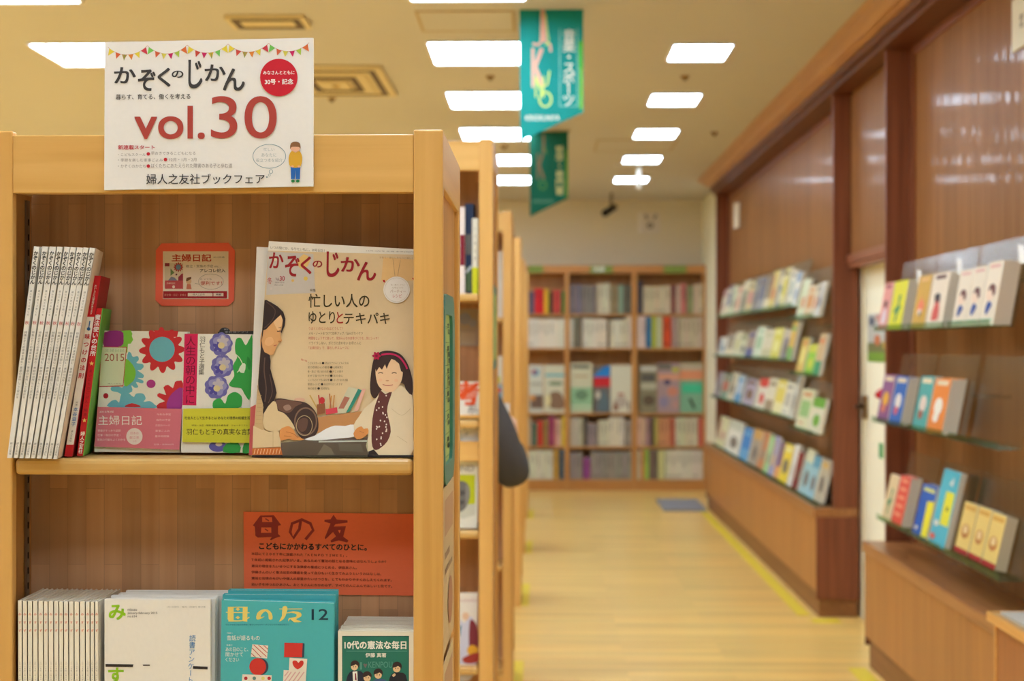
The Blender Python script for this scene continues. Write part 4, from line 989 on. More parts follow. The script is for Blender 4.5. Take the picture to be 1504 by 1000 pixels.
# the copy behind, shifted to the left
base2 = base + Vector((0, 0.012, 0))
b, g, a = book('magazine', [(377, 362.5), (608, 373), (588, 668), (365.5, 668.5)], base2, nM, 0.006, ink(236, 228, 218, 0.35), spine=ink(230, 120, 110))
a.poly([(367.8, 598), (376, 594), (376, 668), (365.6, 668.4)], ink(206, 96, 92)); a.h = 0.0003
finish(b, g, 'magazine', 'second copy of the large magazine, its white edge showing behind the front one', 'magazine', 'face-out family magazines')
# clear book stop in front of the magazine
b = B(); Ys = 2.026
P = [atY(x, y, Ys) for x, y in ((415.5, 646.5), (540, 645.5), (540, 671.5), (414.5, 671.5))]
b.slab(P, Vector((0, 0.002, 0)), ACR); zz = P[2].z
b.slab([P[3] + Vector((0, 0, 0.002)), P[2] + Vector((0, 0, 0.002)), P[2], P[3]], Vector((0, 0.009, 0)), ACR)
tag(b.build('book_stop'), 'clear acrylic book stop along the bottom of the large magazine', 'book stop')

# ================================================================== lower shelf
ZB = SH0 + 0.0005
def zy(Y): return 507 + (1.5 - ZB) * F / Y          # image row of the lower shelf at depth Y
# sixteen thin white magazines, spines outward
YS2 = 2.022
xb = [26, 33, 40.5, 48, 56, 64, 71, 79, 86.5, 93.5, 101, 109, 117, 125.5, 132.5, 139]
for k in range(16):
    x0 = xb[k]; x1 = (xb[k+1] if k < 15 else 145.3) - 0.5; yt = 882 + (k % 3)*0.3 + k*0.09
    P = [atY(x, y, YS2) for x, y in ((x0, yt), (x1, yt), (x1 + 0.6, zy(YS2)), (x0 + 0.6, zy(YS2)))]
    P[2].z = P[3].z = ZB
    b = B(); b.slab(P, Vector((0, 0.0012, 0)), ink(246, 238, 222))
    d = Vector((0, 0.105, 0)); u = Vector((0.0005, 0, 0))
    b.slab([P[0], P[0]+u, P[3]+u, P[3]], d, ink(236, 226, 208)); b.slab([P[1]-u, P[1], P[2], P[2]-u], d, ink(236, 226, 208))
    a = yart(b, YS2); a.h = 0.0002; xc = (x0 + x1)/2; orr = ink(222, 130, 96)
    for yy, ch in ((902, 'み'), (914, 'す'), (926, 'ず')): a.text(ch, xc-1.9, yy-1.8, xc+1.9, yy+1.8, orr, 0.02)
    a.vtext('二〇一五年一月二月合併号', xc, 970, xc, 1010, 2.6, ink(150, 140, 130))
    g = B(); s_ = Vector((0, 0.0015, -0.0012)); g.slab([P[0]+u+s_, P[1]-u+s_, P[2]-u+Vector((0, .0015, .0005)), P[3]+u+Vector((0, .0015, .0005))], Vector((0, 0.103, 0)), ink(226, 216, 196))
    o = b.build('magazine'); g.build('page_block', o)
    tag(o, '%s thin white spine from the left in the upright row on the lower shelf' % ORD[k], 'magazine', 'thin white magazines on the lower shelf')
# face-out stack: white literary magazine
def shelf_book(x0, x1, yt, Y, thick, cover, pages=PAGE, spine=None, slope=0.0, xb0=None, xb1=None):
    q = [(x0, yt), (x1, yt + slope), (xb1 if xb1 is not None else x1, zy(Y)), (xb0 if xb0 is not None else x0, zy(Y))]
    return book('book', q, *vplane(Y), thick, cover, pages, spine)
def mag_art(a):
    lime = ink(150, 200, 40); blu = ink(70, 140, 200)
    a.text('み', 160.5, 888.5, 184, 909.5, lime, 0.035); a.text('す', 159.5, 981, 181, 1003, lime, 0.035)
    a.text('misuzu', 187.5, 893, 201, 897, GREY, 0.01); a.text('january-february 2015', 187.5, 898.5, 231, 902.5, GREY, 0.01); a.text('no.634', 187.5, 903.5, 201, 906.5, GREY, 0.01)
    a.text('1月1日発行・毎月一回発行 第57巻', 245, 890, 302, 892.5, ink(170, 164, 156))
    a.vtext('読書アンケート特集', 283, 932, 278, 1024, 10, blu, 0.0)
    a.poly([(155, 975), (196, 975.6), (195, 979.6), (155, 979)], ink(54, 46, 46)); a.rect(210, 976, 220, 977.6, ink(60, 52, 50)); a.poly([(283.5, 978), (305, 979), (305, 983), (283.5, 982)], ink(54, 46, 46))
YZ = [2.024, 2.036, 2.046, 2.060, 2.078, 2.094]
for k, Y in enumerate(YZ):
    s = 2.024/Y; q = lambda x, y: (796 + (x-796)*s, 507 + (y-507)*s)
    x0, yt = q(153.5, 879.8 + (0, 1.5, -1, 0.5, 1, 0)[k]); x1, _ = q((309, 313, 314, 317, 322, 326)[k], 0); x0 += (0, 8, 3, 12, 4, 10)[k]
    b, g, a = shelf_book(x0, x1, yt, Y, 0.008, ink(242, 236, 228, 0.4), slope=0.6)
    if k == 0: mag_art(a)
    finish(b, g, 'magazine', 'front copy of the white magazine with lime green title, facing out' if k == 0 else '%s copy from the front in the stack of white lime-titled magazines' % ORD[k], 'magazine', 'stack of white lime-titled magazines')
# teal magazines
def teal_art(a):
    tx = lambda z: 320 + z/7.144
    ty = lambda z: 860 + z/7.144
    yl = ink(236, 216, 120); wt_ = ink(238, 240, 232)
    # title characters drawn as heavy shapes
    a.poly([(tx(105), ty(225)), (tx(165), ty(220)), (tx(165), ty(372)), (tx(120), ty(372)), (tx(102), ty(350))], yl); a.poly([(tx(262), ty(220)), (tx(312), ty(222)), (tx(308), ty(378)), (tx(258), ty(372))], yl)
    a.line([(tx(105), ty(226)), (tx(312), ty(226))], 1.4, yl); a.line([(tx(85), ty(280)), (tx(332), ty(284))], 1.2, yl); a.line([(tx(110), ty(370)), (tx(262), ty(366)), (tx(330), ty(330))], 1.6, yl, 3)
    for cy in (247, 335): a.poly([(tx(185), ty(cy)), (tx(210), ty(cy-17)), (tx(234), ty(cy)), (tx(210), ty(cy+17))], yl)
    a.poly([(tx(404), ty(350)), (tx(412), ty(290)), (tx(460), ty(252)), (tx(520), ty(250)), (tx(565), ty(290)), (tx(572), ty(350)), (tx(535), ty(352)), (tx(530), ty(300)), (tx(500), ty(268)), (tx(460), ty(300)), (tx(452), ty(330)), (tx(492), ty(322)), (tx(440), ty(352))], yl, 2)
    a.line([(tx(645), ty(245)), (tx(885), ty(244))], 1.2, yl); a.poly([(tx(680), ty(222)), (tx(728), ty(222)), (tx(720), ty(290)), (tx(690), ty(350)), (tx(640), ty(378)), (tx(672), ty(320))], yl, 2)
    a.poly([(tx(700), ty(292)), (tx(790), ty(268)), (tx(870), ty(285)), (tx(872), ty(325)), (tx(820), ty(352)), (tx(880), ty(378)), (tx(800), ty(384)), (tx(760), ty(350)), (tx(740), ty(375)), (tx(745), ty(340)), (tx(815), ty(330)), (tx(825), ty(300)), (tx(770), ty(285))], yl, 2)
    a.text('12', tx(985), ty(246), tx(1155), ty(358), ink(30, 66, 84), 0.01)
    a.text('親と子を結ぶ総合保育誌、暮らしのなかに、子どもたちの未来を考えて', tx(82), ty(400), tx(745), ty(418), ink(40, 110, 130))
    a.text('特集１', tx(95), ty(490), tx(155), ty(504), wt_); a.text('昔話が語るもの', tx(95), ty(522), tx(438), ty(574), wt_, 0.005)
    a.text('特集２', tx(90), ty(616), tx(152), ty(632), wt_)
    for k, (t, x1) in enumerate((('あの日のこと、', 318), ('聞かせて', 265), ('ください', 222))): a.text(t, tx(82), ty(646 + k*54), tx(x1), ty(690 + k*54), wt_, 0.0)
    r_ = ink(214, 58, 52); sh = ink(60, 70, 90); cr = ink(240, 228, 214)
    a.poly([(tx(362), ty(615)), (tx(528), ty(628)), (tx(516), ty(764)), (tx(345), ty(745))], cr)
    for p, q in (((375, 620), (510, 745)), ((425, 622), (520, 705)), ((480, 626), (526, 668)), ((360, 655), (455, 752)), ((352, 710), (395, 750))): a.line([(tx(p[0]), ty(p[1])), (tx(q[0]), ty(q[1]))], 1.0, ink(190, 50, 50))
    a.oval(tx(445), ty(850), 12, 12.5, sh); a.oval(tx(418), ty(850), 12.3, 12.6, r_)
    a.poly([(tx(258), ty(930)), (tx(565), ty(940)), (tx(560), ty(1100)), (tx(245), ty(1100))], cr)
    for x, c in ((293, (180, 36, 46)), (382, (100, 140, 140)), (474, (232, 222, 130)), (538, (190, 40, 50))): a.oval(tx(x), ty(972), 2.6, 2.6, ink(*c))
    a.poly([(tx(880), ty(600)), (tx(910), ty(606)), (tx(905), ty(750)), (tx(880), ty(752))], sh); a.poly([(tx(698), ty(598)), (tx(890), ty(603)), (tx(882), ty(752)), (tx(694), ty(750))], r_)
    a.poly([(tx(752), ty(756)), (tx(938), ty(768)), (tx(915), ty(1100)), (tx(680), ty(1100)), (tx(690), ty(885)), (tx(745), ty(888))], cr)
    a.poly([(tx(782), ty(800)), (tx(800), ty(785)), (tx(828), ty(790)), (tx(846), ty(810)), (tx(862), ty(790)), (tx(888), ty(786)), (tx(900), ty(805)), (tx(890), ty(840)), (tx(838), ty(878)), (tx(795), ty(845))], r_, 2)
    for k in range(5): a.line([(tx(695 + k*45), ty(1010 - 0*k)), (tx(770 + k*45), ty(905))], 1.6, ink(222, 176, 174)) if k < 4 else None
    a.line([(tx(700), ty(950)), (tx(740), ty(900))], 1.6, ink(222, 176, 174))
TEAL = ink(82, 186, 194, 0.22)
for k, Y in enumerate((2.024, 2.045, 2.062)):
    s = 2.024/Y; q = lambda x, y: (796 + (x-796)*s, 507 + (y-507)*s)
    x0, yt = q(325.5, 881); x1, _ = q(490.5, 0)
    if k: x0, yt, x1 = (327, 873.2, 493) if k == 1 else (335, 866.5, 495.5)
    b, g, a = shelf_book(x0, x1, yt, Y, 0.013, TEAL, slope=0.8 if k else 5.0, xb0=x0 - 3.5, xb1=x1 - 1.0)
    if k == 0: teal_art(a)
    finish(b, g, 'magazine', ('front copy of the glossy teal magazine with yellow title and toy blocks', 'second glossy teal magazine from the front in its stack of three', 'rearmost glossy teal magazine, its top edge highest in the stack of three')[k], 'magazine', 'stack of teal magazines')
# green-panel pocket books
def kenpo_art(a):
    kx = lambda z: 490 + z/8.33
    ky = lambda z: 880 + z/8.33
    gr = ink(44, 120, 104); w_ = ink(244, 242, 234)
    a.poly([(kx(104), ky(448)), (kx(922), ky(448)), (kx(922), ky(1400)), (kx(104), ky(1400))], ink(30, 86, 76)); a.poly([(kx(112), ky(458)), (kx(914), ky(458)), (kx(914), ky(1400)), (kx(112), ky(1400))], gr)
    a.text('10代の憲法な毎日', kx(135), ky(510), kx(888), ky(608), w_, 0.035); a.line([(kx(155), ky(634)), (kx(900), ky(634))], 0.5, ink(110, 170, 160)); a.text('伊藤 真著', kx(390), ky(658), kx(642), ky(710), w_, 0.02)
    a.text('I', kx(325), ky(770), kx(345), ky(860), ink(96, 160, 146)); a.text('KENPOU', kx(425), ky(762), kx(720), ky(838), ink(96, 160, 146)); a.poly([(kx(362), ky(795)), (kx(375), ky(785)), (kx(388), ky(795)), (kx(402), ky(785)), (kx(412), ky(800)), (kx(388), ky(842))], ink(120, 110, 110))
    hr, sk1, nv = ink(62, 46, 46), ink(236, 200, 158), ink(44, 48, 66)
    for (cx, cy, r, hx_, suit) in ((255, 815, 48, -6, nv), (410, 950, 50, 0, ink(80, 60, 80)), (545, 915, 50, 0, ink(70, 100, 140)), (772, 835, 52, -4, ink(40, 42, 52))):
        a.poly([(kx(cx-90), ky(cy+260)), (kx(cx-85), ky(cy+120)), (kx(cx-30), ky(cy+60)), (kx(cx+40), ky(cy+60)), (kx(cx+110), ky(cy+90)), (kx(cx+120), ky(cy+260))], suit, 2)
        a.oval(kx(cx-hx_), ky(cy-15), r/8.33*1.12, r/8.33*1.1, hr); a.oval(kx(cx), ky(cy+12), r/8.33*0.88, r/8.33*0.9, sk1); a.poly([(kx(cx-r), ky(cy+5)), (kx(cx-r*0.8), ky(cy-r)), (kx(cx+r*0.8), ky(cy-r)), (kx(cx+r), ky(cy+5)), (kx(cx+r*0.3), ky(cy-20)), (kx(cx-r*0.2), ky(cy-5))], hr)
        a.oval(kx(cx-14), ky(cy+10), 0.6, 1.1, hr, 8); a.oval(kx(cx+16), ky(cy+10), 0.6, 1.1, hr, 8)
    a.poly([(kx(232), ky(885)), (kx(290), ky(880)), (kx(296), ky(1080)), (kx(240), ky(1080))], w_); a.poly([(kx(260), ky(905)), (kx(275), ky(905)), (kx(282), ky(990)), (kx(262), ky(990))], ink(140, 34, 56)); a.poly([(kx(715), ky(930)), (kx(745), ky(905)), (kx(760), ky(925)), (kx(735), ky(950))], sk1, 2)
YK = [2.024 + 0.0155*k for k in range(7)]
for k, Y in enumerate(YK):
    s = 2.024/Y; q = lambda x, y: (796 + (x-796)*s, 507 + (y-507)*s)
    x0, yt = q(496.5 + (0, 1, -1, 2, 0, 1, 0)[k]*0.5, 926.5 + (0, 1, 0, -1, 1, 0, -1)[k]*0.6); x1 = 610 + k*1.0
    b, g, a = shelf_book(x0, x1, yt, Y, 0.0135, ink(240, 232, 214, 0.4), pages=ink(232, 222, 200), slope=1.0)
    if k == 0: kenpo_art(a)
    finish(b, g, 'book', 'front pocket book with green panel and drawn students on its cover' if k == 0 else '%s cream pocket book from the front in the stack at the shelf\'s right end' % ORD[k], 'book', 'stack of cream pocket books')

# ================================================================== right flank of the front bookcase
xs_ = XR1 - 0.0075
xs_ = XR1 - 0.007
ya, yb_ = Y1 + 0.055, Y1 + 0.302; zt_, zb_ = 1.5715, 1.305
e = empty('aisle_guide_board', (xs_, (ya+yb_)/2, zb_))
GT = plaster('teal_green_frame', (74, 136, 124), 0.35)
def rr(y0, y1, z0, z1, r, n=5):
    out = []
    for cy, cz, a0 in ((y1-r, z1-r, 0), (y0+r, z1-r, 90), (y0+r, z0+r, 180), (y1-r, z0+r, 270)):
        for k in range(n+1):
            t = math.radians(a0 + 90*k/n); out.append((cy + r*math.cos(t), cz + r*math.sin(t)))
    return out
o_, i_ = rr(ya, yb_, zb_, zt_, 0.05), rr(ya + 0.025, yb_ - 0.055, zb_ + 0.028, zt_ - 0.028, 0.02)
b = B(); n_ = len(o_); t0, t1 = xs_, xs_ + 0.0055
vs_ = [(t1, y, z) for y, z in o_] + [(t1, y, z) for y, z in i_] + [(t0, y, z) for y, z in o_] + [(t0, y, z) for y, z in i_]
fs_ = []
for k in range(n_):
    j = (k + 1) % n_
    fs_ += [(k, j, n_+j, n_+k), (k, 2*n_+k, 2*n_+j, j), (n_+k, n_+j, 3*n_+j, 3*n_+k)]
b.add(vs_, fs_, GT); b.build('board_frame', e)
b = B(); b.prism([(xs_ + 0.001, y, z) for y, z in i_], (-0.001, 0, 0), ink(176, 196, 120)); bpnl = b.build('board_panel', e)
rows = 6; zz0, zz1 = zb_ + 0.035, zt_ - 0.035; dkg = ink(40, 66, 48)
for k, t in enumerate(('文芸', '実用書', '児童書', '雑誌', '文庫', '新書')):
    z1 = zz1 - (zz1-zz0)*k/rows; z0 = zz1 - (zz1-zz0)*(k+1)/rows
    b = B(); a = quadart(b, (xs_ + 0.0012, ya + 0.03, z1), (0, yb_ - ya - 0.1, 0), (0, 0, z0 - z1), (1, 0, 0))
    a.rect(0, 0.98, 1, 1.0, dkg)
    for j, ch in enumerate(t): a.text(ch, 0.62, 0.14 + j*0.27, 0.9, 0.36 + j*0.27, dkg, 0.02)
    a.text('フロア', 0.12, 0.3, 0.42, 0.42, dkg); b.build('board_lettering', bpnl)
tag(e, 'green framed shop guide board on the side of the front bookcase', 'guide board')
# papers below it
for k, (z0, z1, y0, y1, c_) in enumerate(((1.075, 1.305, 0.05, 0.29, (206, 180, 142)), (0.86, 1.065, 0.055, 0.275, (214, 190, 150)))):
    b = B(); pts = [(xs_ + 0.0045, Y1 + y0, z1), (xs_ + 0.0045, Y1 + y1, z1 - 0.004), (xs_ + 0.0045, Y1 + y1, z0), (xs_ + 0.0045, Y1 + y0, z0 + 0.003)]
    pts = [Vector(p) for p in pts]
    b.slab(pts, Vector((-0.0012, 0, 0)), ink(*c_)); a = quadart(b, pts[0], pts[1]-pts[0], pts[3]-pts[0], (1, 0, 0))
    a.rect(0.1, 0.08, 0.9, 0.3, ink(190, 150, 120)); a.rect(0.12, 0.4, 0.55, 0.44, ink(150, 120, 96)); a.rect(0.12, 0.5, 0.8, 0.53, ink(150, 120, 96)); a.oval(0.6, 0.75, 0.22, 0.15, ink(180, 130, 104))
    tag(b.build('notice_sheet'), ('upper', 'lower')[k] + ' tan notice sheet on the front bookcase side below the green board', 'notice', 'notice sheets below the green board')
# ================================================================== books on the bookcase behind
def yslab(name, q, Y, thick, front, label, cat='book', group=None, art=None, pages=PAGE, zb=None):
    P = [atY(x, y, Y) for x, y in q]
    if zb is not None: P[2].z = P[3].z = zb
    b = B(); b.slab(P, Vector((0, thick, 0)), front, front, front, mtop=pages)
    if art: art(yart(b, Y))
    return tag(b.build(name), label, cat, group)
Y2 = 4.30; Z2 = 1.6455
def s2(x0, x1, yt): return [(x0, yt), (x1, yt), (x1, 432), (x0, 432)]
G2 = 'upright books on the top shelf behind the front bookcase'
yslab('book', s2(664, 673.2, 331), Y2, 0.13, ink(140, 200, 50), 'lime green and white spine at the left edge of the second bookcase top shelf', group=G2, zb=Z2, art=lambda a: (a.rect(664, 398, 673.2, 431, ink(240, 232, 216)), a.rect(664, 331, 673.2, 342, ink(230, 226, 214))))
yslab('book', s2(673.8, 682.5, 304), Y2, 0.13, ink(240, 226, 220), 'slim white spine with dark red middle on the second bookcase top shelf', group=G2, zb=Z2, art=lambda a: (a.rect(675.2, 345, 682.5, 390, ink(130, 24, 44)),))
yslab('book', s2(683, 695.5, 299), Y2 + .03, 0.12, ink(46, 62, 92), 'thick navy blue spine on the second bookcase top shelf', group=G2, zb=Z2, art=lambda a: (a.rect(684, 344, 692, 374, ink(120, 116, 110)), a.rect(684, 392, 692, 428, ink(96, 120, 80)), a.poly([(684, 398), (692, 389), (693, 393), (685, 402)], ink(220, 224, 230))))
yslab('book', s2(693.5, 702, 320.5), Y2 - .01, 0.13, ink(236, 232, 214), 'white spine with bright yellow base on the second bookcase top shelf', group=G2, zb=Z2, art=lambda a: (a.rect(693.5, 392.5, 702, 431, ink(220, 224, 40)), a.vtext('人と本の話', 698, 330, 698, 385, 5, ink(150, 140, 130))))
ba = lambda a: (a.oval(683, 468, 9, 9, ink(150, 158, 190)), a.oval(694, 474, 6, 6, ink(160, 166, 190)), a.rect(664, 490, 672, 505, ink(140, 132, 120)), a.rect(676, 488, 698, 506, ink(196, 182, 162)))
yslab('notice_sheet', [(655, 453), (703, 453), (703, 508), (655, 508)], 4.474, 0.003, ink(178, 164, 148), 'pale greyish sheet on the back of the second bookcase', 'notice', art=ba)
def ka(a):
    a.text('考', 668, 561, 704, 594, ink(226, 84, 34), 0.05); a.text('系', 686, 594, 703, 608, ink(120, 116, 110), 0.0)
yslab('magazine', [(640, 560.5), (703.5, 560.5), (703.5, 610), (640, 610)], 4.31, 0.01, ink(240, 236, 224), 'white magazine with big orange character in the second bookcase', 'magazine', art=ka)
def na(a):
    a.rect(650, 616, 703, 647, ink(44, 74, 74)); a.oval(676, 622, 5, 6, ink(170, 200, 150)); a.oval(690, 621, 11, 6, ink(54, 80, 120)); a.text('na', 662, 629, 704, 648, ink(246, 244, 232), 0.06)
yslab('magazine', [(640, 614), (703.5, 614), (703.5, 660), (640, 660)], 4.31, 0.01, ink(44, 74, 74), 'dark teal magazine with large white letters in the second bookcase', 'magazine', art=na)
case2 = bpy.data.objects['bookcase.001']
for z0, z1, nm in ((atY(690, 677, 4.28).z, atY(690, 648, 4.28).z, 'shelf_lip'), (atY(690, 614.5, 4.28).z, atY(690, 609.5, 4.28).z, 'shelf_edge')):
    b = B(); b.box((-1.04, 4.275, z0), (-0.178, 4.292 if nm == 'shelf_lip' else 4.45, z1), MAPLE_H); b.build(nm, case2)
def nd(a):
    a.text('GROUND', 640, 683, 696, 692, ink(150, 146, 140), 0.02)
    a.rect(655, 697, 698, 749, ink(196, 204, 30)); a.poly([(655, 750), (655, 742), (698, 740), (698, 756), (680, 762)], ink(206, 206, 190))
    st, sd = ink(112, 110, 108), ink(78, 76, 76)
    a.poly([(655, 710), (672, 706), (684, 708), (690, 718), (689, 735), (682, 748), (672, 753), (655, 756)], st, 3); a.poly([(668, 722), (682, 720), (685, 726), (670, 728)], sd, 2); a.poly([(672, 736), (682, 735), (681, 740), (673, 741)], sd, 2); a.poly([(684, 712), (690, 718), (688, 735), (684, 742)], ink(140, 138, 134), 2)
yslab('magazine', [(640, 676), (702.5, 676), (701, 775.5), (640, 775.5)], 4.30, 0.01, ink(232, 230, 216), 'white and yellow-green magazine with grey stone face in the second bookcase', 'magazine', art=nd)
def fam(a):
    a.text('Suteki', 672, 878, 700, 884, ink(200, 160, 160))
    a.poly([(672, 908), (682, 915), (690, 905), (697, 918), (697, 990), (668, 996), (668, 930)], ink(206, 206, 226), 3); a.oval(684, 905, 5, 6, ink(226, 190, 160)); a.poly([(690, 912), (700, 918), (702, 950), (690, 958)], ink(130, 50, 60), 3); a.oval(694, 955, 8, 8, ink(230, 170, 50)); a.poly([(680, 966), (703, 958), (702, 972), (684, 974)], ink(170, 60, 50), 3); a.poly([(672, 920), (678, 918), (676, 935), (670, 930)], ink(90, 140, 160)); a.rect(668, 988, 700, 991, ink(190, 180, 180))
yslab('magazine', [(640, 871), (701.5, 871), (700, 1000), (640, 1000)], 4.30, 0.01, ink(232, 224, 214), 'pale magazine with colourful figure low in the second bookcase', 'magazine', art=fam, zb=0.6005)
# slim view into the third bookcase
def s3(x0, x1, y0, y1): return [(x0, y0), (x1, y0), (x1, y1), (x0, y1)]
yslab('book', s3(700, 738.5, 369, 457), 6.54, 0.13, ink(216, 206, 194), 'pale grey book on the upper shelf of the third bookcase', zb=1.6205)
yslab('magazine', s3(690, 738, 523, 563), 6.56, 0.012, ink(230, 222, 206), 'white magazine with black and yellow foot in the third bookcase', 'magazine', art=lambda a: (a.rect(690, 552, 732, 562, ink(60, 50, 44)), a.rect(728, 553, 735, 562, ink(206, 200, 40))))
yslab('magazine', s3(690, 738, 565, 600), 6.545, 0.012, ink(150, 190, 204), 'light blue magazine with red spot in the third bookcase', 'magazine', art=lambda a: (a.oval(732, 573, 4, 4, ink(206, 60, 50)),), zb=1.2705)
xs2 = -0.137 - 0.008; b = B()
P = [atX(727.5, 421, xs2 + 0.006), atX(731.5, 430, xs2 + 0.006), atX(731.5, 534, xs2 + 0.006), atX(727.5, 541, xs2 + 0.006)]
for p in P: p.y = max(p.y, 4.3)
P[0].y = P[3].y = 4.33; P[1].y = P[2].y = 4.69; P[1].z = P[0].z; P[2].z = P[3].z
b.slab(P, Vector((-0.006, 0, 0)), GT); b.slab([P[0] + Vector((0.001, 0.025, -0.025)), P[1] + Vector((0.001, -0.025, -0.025)), P[2] + Vector((0.001, -0.025, 0.025)), P[3] + Vector((0.001, 0.025, 0.025))], Vector((-0.001, 0, 0)), ink(176, 196, 120))
tag(b.build('aisle_guide_board'), 'green guide board on the side of the tall second bookcase', 'guide board')

# ================================================================== the far bookcase's books
FB = {}
def farbook(x0, x1, yt, yb, colname, rgb, row, bay, face=False, art=None, lean=0.0):
    Y = YF + 0.012 + random.random()*0.012; k = (row, bay); FB[k] = FB.get(k, 0) + 1
    zb = zpx(yb, YF) + 0.0006
    P = [atY(x0 + lean, yt, Y), atY(x1 + lean, yt, Y), atY(x1, yb, Y), atY(x0, yb, Y)]
    P[2].z = P[3].z = zb
    rgb2 = tuple(max(0, min(255, int(c + random.uniform(-5, 5)))) for c in rgb)
    m = ink(*[4*(c//4) for c in rgb2])
    b = B(); b.slab(P, Vector((0, 0.02 if face else 0.16, 0)), m, m, m, mtop=PAGE)
    a = yart(b, Y); a.step = 0.0006; a.h = 0.0006
    if art: art(a)
    elif not face:
        h = yb - yt; w = x1 - x0; dk2 = ink(*[4*(int(c*0.82)//4) for c in rgb])
        if random.random() < 0.75: a.rect(x0 + lean*0.7 + w*0.3, yt + h*0.15, x0 + lean*0.6 + w*0.7, yt + h*random.uniform(0.4, 0.6), dk2)
        if random.random() < 0.5: a.rect(x0 + w*0.1 + lean*.2, yb - h*0.16, x1 - w*0.1 + lean*.1, yb - h*0.08, dk2)
    nm = 'magazine' if face else 'book'
    tag(b.build(nm), '%s %s, %s from left, %s shelf, %s bay of far bookcase' % (colname, 'magazine cover' if face else 'spine', ORD[FB[k]-1], row, bay), nm, 'books on the %s shelf of the far bookcase' % row)
def seg(row, bay, yb, x0, x1, yt, n, colname, rgb, lean=0.0):
    for k in range(n):
        xa = x0 + (x1-x0)*k/n + 0.12; xb_ = x0 + (x1-x0)*(k+1)/n - 0.12
        farbook(xa, xb_, yt + random.uniform(-0.8, 0.8), yb, colname, rgb, row, bay, lean=lean)
random.seed(11)
TOPS = [
 ('left', 776.5, 785, 428, 2, 'violet grey', (104, 92, 112)), ('left', 785, 799, 424, 2, 'bright red', (218, 34, 44)), ('left', 799, 805.5, 424, 1, 'yellow', (228, 182, 40)), ('left', 806, 811.5, 428, 1, 'dark green', (66, 70, 52)), ('left', 812, 824, 424.5, 2, 'coral red', (206, 74, 66)), ('left', 824.5, 829, 427, 1, 'green', (40, 140, 60)),
 ('middle', 837, 849, 417.5, 2, 'grey mauve-topped', (134, 120, 128)), ('middle', 849, 853, 417.5, 1, 'grey blue-topped', (120, 122, 136)), ('middle', 853, 875.5, 418.5, 4, 'grey', (142, 132, 122)), ('middle', 877, 886, 416, 1, 'cream', (216, 206, 172)), ('middle', 886, 896, 416, 2, 'ivory', (222, 214, 188)), ('middle', 897, 909, 418, 2, 'olive tan', (160, 144, 106)), ('middle', 909.5, 915, 418, 1, 'pale teal', (140, 176, 152)), ('middle', 915.5, 927.5, 418, 3, 'dark grey', (108, 104, 92)),
 ('right', 936, 944, 413, 2, 'dark slate', (86, 78, 84)), ('right', 945, 985, 420, 5, 'cream', (212, 198, 164)), ('right', 986, 992, 419, 1, 'dark red-brown', (150, 96, 82)), ('right', 993, 1000, 418, 2, 'pinkish cream', (210, 180, 160)), ('right', 1000, 1008, 416, 1, 'rose', (206, 120, 110)), ('right', 1009, 1018, 420, 2, 'sage green', (160, 164, 120)), ('right', 1019, 1032.5, 417, 2, 'cream', (216, 196, 166))]
for bay, x0, x1, yt, n, cn, rgb in TOPS: seg('top', bay, 461, x0, x1, yt, n, cn, rgb)
SEC = [
 ('left', 776, 829.5, 468, 7, 'white', (230, 222, 200)), ('middle', 836.5, 842, 468, 1, 'white', (226, 216, 192)), ('middle', 843, 854, 465, 2, 'grey', (126, 116, 100)), ('middle', 856, 891.5, 468, 5, 'white', (230, 220, 196)), ('middle', 892, 895, 470, 1, 'brown', (110, 84, 60)), ('middle', 896, 917, 470, 3, 'white', (230, 220, 196)), ('middle', 918, 927.5, 465, 2, 'cream', (222, 212, 186)),
 ('right', 936, 948, 464.5, 2, 'pinkish white', (226, 204, 194)), ('right', 950, 956.5, 465, 1, 'blue-topped', (60, 130, 180)), ('right', 957, 963.5, 465, 1, 'lime green', (180, 186, 50)), ('right', 964, 973, 465, 1, 'pale green', (196, 196, 160)), ('right', 974, 985.5, 465, 1, 'orange', (220, 92, 46)), ('right', 987, 997, 465.5, 2, 'mauve grey', (186, 160, 148)), ('right', 998, 1032.5, 466, 5, 'beige pink-topped', (206, 186, 160))]
for bay, x0, x1, yt, n, cn, rgb in SEC: seg('second', bay, 511, x0, x1, yt, n, cn, rgb)
def fo(bay, x0, x1, yt, cn, rgb, art): farbook(x0, x1, yt, 606.5, cn, rgb, 'display', bay, True, art)
fo('left', 777, 797.5, 536, 'white pictured', (212, 206, 190), lambda a: (a.oval(786, 547, 6, 5, ink(90, 150, 180)), a.oval(784, 546, 3, 3, ink(190, 60, 50)), a.rect(779, 580, 797, 600, ink(120, 96, 82)), a.oval(782, 584, 4, 4, ink(224, 150, 70)), a.rect(779, 562, 796, 566, ink(170, 166, 150))))
fo('left', 799, 829, 536, 'white blue-banded', (218, 208, 184), lambda a: (a.rect(801, 549, 830, 553, ink(96, 180, 190)), a.oval(816, 563, 11, 3, ink(120, 140, 110)), a.poly([(806, 598), (808, 578), (820, 575), (828, 585), (828, 600)], ink(140, 110, 86), 3), a.oval(805, 588, 4, 9, ink(226, 214, 160))))
fo('middle', 838, 870, 533, 'cream and green', (216, 206, 176), lambda a: (a.rect(840, 536, 866, 541, ink(110, 106, 90)), a.rect(843, 551, 864, 554, ink(190, 160, 120)), a.rect(838, 569, 870, 602, ink(150, 190, 146)), a.oval(854, 580, 10, 8, ink(110, 142, 110)), a.rect(838, 595, 870, 599, ink(196, 210, 176))))
